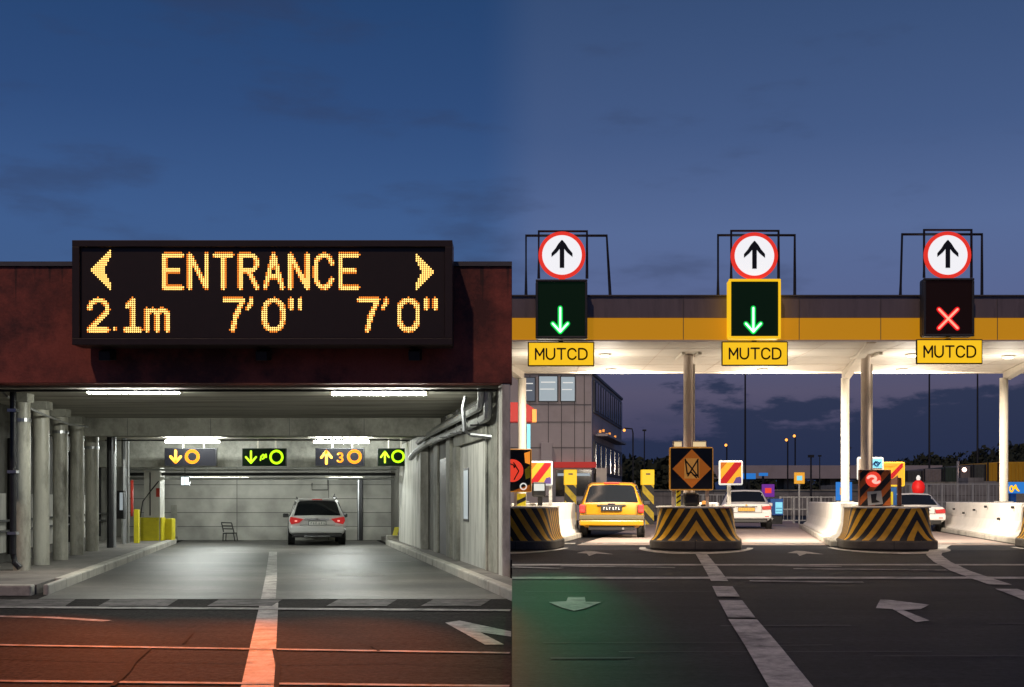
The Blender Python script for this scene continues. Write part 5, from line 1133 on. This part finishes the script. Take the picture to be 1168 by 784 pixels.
b = MB(); b.lathe([(.1,-.25),(.19,-.17),(.225,0),(.19,.15),(.09,.24)], c, 16); b.build('globe', 'beacon_red', t, smooth=True); b = MB(); b.lathe([(.06,.25),(.08,.34),(.03,.42)], c, 10); b.build('tip', 'board_white', t); b = MB(); b.tube([(c.x,43,PZ),(c.x,43,c.z-.27)], .05, 8); b.build('post', 'dark_metal', t)
# fences
def fence(px0, px1, d, h, n, label, m='galvanised'):
    x0, x1 = P(px0,0,d).x, P(px1,0,d).x; t = thing('fence', ((x0+x1)/2,d,PZ), label, 'fence')
    for k in range(n+1): x = x0+(x1-x0)*k/n; b = MB(); b.box(x-.04, x+.04, d, d+.08, PZ, PZ+h); b.build('post', m, t)
    b = MB()
    for z in (.1,h*.5,h-.06): b.box(x0, x1, d+.081, d+.11, PZ+z, PZ+z+.05)
    b.builds('rail', m, t)
    b = MB(); k = x0
    while k < x1: b.box(k, k+.018, d+.112, d+.13, PZ+.1, PZ+h-.02); k += .16
    b.build('bar_panel', m, t)
fence(1022,1145,56,1.75,7,'tall pale steel fence before the stacked concrete blocks')
fence(890,952,52,1.15,4,'low pale steel fence left of the long barrier')
fence(770,850,66,1.3,5,'dim steel fence beyond the middle island')
# stacked blocks and containers
t = thing('block_stack', (P(1090,0,68).x,68,PZ), 'stepped stack of pale concrete blocks behind the tall fence', 'block stack')
for k, (px0, px1, py) in enumerate(((1030,1062,556),(1062.3,1085,552),(1085.3,1104,553),(1104.3,1122,545),(1122.3,1136,549))): b = MB(); b.box(P(px0,0,68).x, P(px1,0,68).x, 68, 69.5, PZ, P(0,py,68).z); b.build('block', 'yard_blocks', t)
b = MB(); b.box(P(1030,0,75).x, P(1300,0,75).x, 75, 95, PZ-.02, P(0,550,76).z); tag(b.build('yard_terrace', 'concrete'), 'raised concrete terrace carrying the row of containers', 'terrace')
zt_ = P(0,550,76).z+.004
def container(px0, px1, py, m, label, d=76.5):
    x0, x1 = P(px0,0,d).x, P(px1,0,d).x; h = P(0,py,d).z; t = thing('shipping_container', ((x0+x1)/2,d,zt_), label, 'container', 'shipping containers in the yard')
    b = MB(); b.box(x0, x1, d, d+5, zt_, h); b.build('body', m, t, bevel=.03)
    b = MB(); k = x0+.12
    while k < x1-.12: b.box(k, k+.09, d-.05, d-.002, zt_+.1, h-.1); k += .22
    b.build('corrugation', m, t)
    b = MB(); b.box(x0, x0+.1, d-.07, d-.051, zt_, h); b.box(x1-.1, x1, d-.07, d-.051, zt_, h); b.builds('corner_post', 'dark_metal', t)
container(1033,1052,537,'container_dark','dark container at the left end of the yard row'); container(1053,1075,535,'container_grey','grey container left of the narrow green one'); container(1076,1092,533,'container_green','narrow dark green container in the yard row')
container(1093,1108,532,'container_grey','short grey container beside the pinkish yard light'); container(1109,1124.5,530,'container_dark','dark container next to the yellow one'); container(1125.5,1139,528,'container_yellow','yellow container left of the bright canopy post'); container(1139.5,1182,527,'container_yellow','long yellow container right of the bright canopy post')
# hill and trees
ridge = lambda x: max(0, min(1, (x-60)/14))*6.2+max(0, min(1, (x-74)/34))*5.2
b = MB(); nx, ny = 40, 8; vs, fs = [], []
for j in range(ny+1):
    for i in range(nx+1):
        x = 50+i*4.2; y = 150+j*14; h = ridge(x)*(j/ny)**.7+.4*math.sin(i*.9)*j/ny; vs.append((x, y, PZ+h-.05))
for j in range(ny):
    for i in range(nx): k = j*(nx+1)+i; fs.append((k,k+1,k+nx+2,k+nx+1))
b.mesh(vs, fs); tag(b.build('hill', 'grass', smooth=True), 'dark wooded hill rising on the right', 'hill', kind='structure')
def clump(mb, c, r, n, s):
    for _ in range(n):
        u = rnd.uniform(-1,1); a = rnd.uniform(0,6.283); q = math.sqrt(1-u*u); rr = r*rnd.uniform(.55,1.08)
        p = Vector((c[0]+rr*q*math.cos(a), c[1]+rr*q*math.sin(a)*.7, c[2]+rr*u*.75)); e = s*rnd.uniform(.5,1.3)
        v1 = Vector((rnd.uniform(-1,1),rnd.uniform(-1,1),rnd.uniform(-1,1))).normalized()*e; v2 = v1.orthogonal().normalized()*e*.7
        mb.face([p-v1, p+v2, p+v1, p-v2])
b = MB()
for k in range(150):
    px = rnd.uniform(985,1230); d = rnd.uniform(195,262); x = P(px,0,d).x; g = ridge(x)*max(0,(d-150)/112)**.7; r = rnd.uniform(1.2,2.4); clump(b, (x,d,PZ+g+r*.5), r, 75, .5)
tag(b.build('hill_wood', 'foliage'), 'dark wood covering the hill on the right', 'wood', kind='stuff')
b = MB()
for k in range(130):
    px = rnd.uniform(640,800) if k < 95 else rnd.uniform(845,1000); d = rnd.uniform(118,136) if k < 95 else rnd.uniform(150,185); r = rnd.uniform(1.3,2.3); hh = (4.9 if px < 770 else 3.9) if k < 95 else 3.6
    clump(b, (P(px,0,d).x,d,PZ+rnd.uniform(.4,1)*hh-r*.5+.5), r, 70, .5)
tag(b.build('tree_belt', 'foliage'), 'dark belt of trees beyond the bridge and office block', 'wood', kind='stuff')
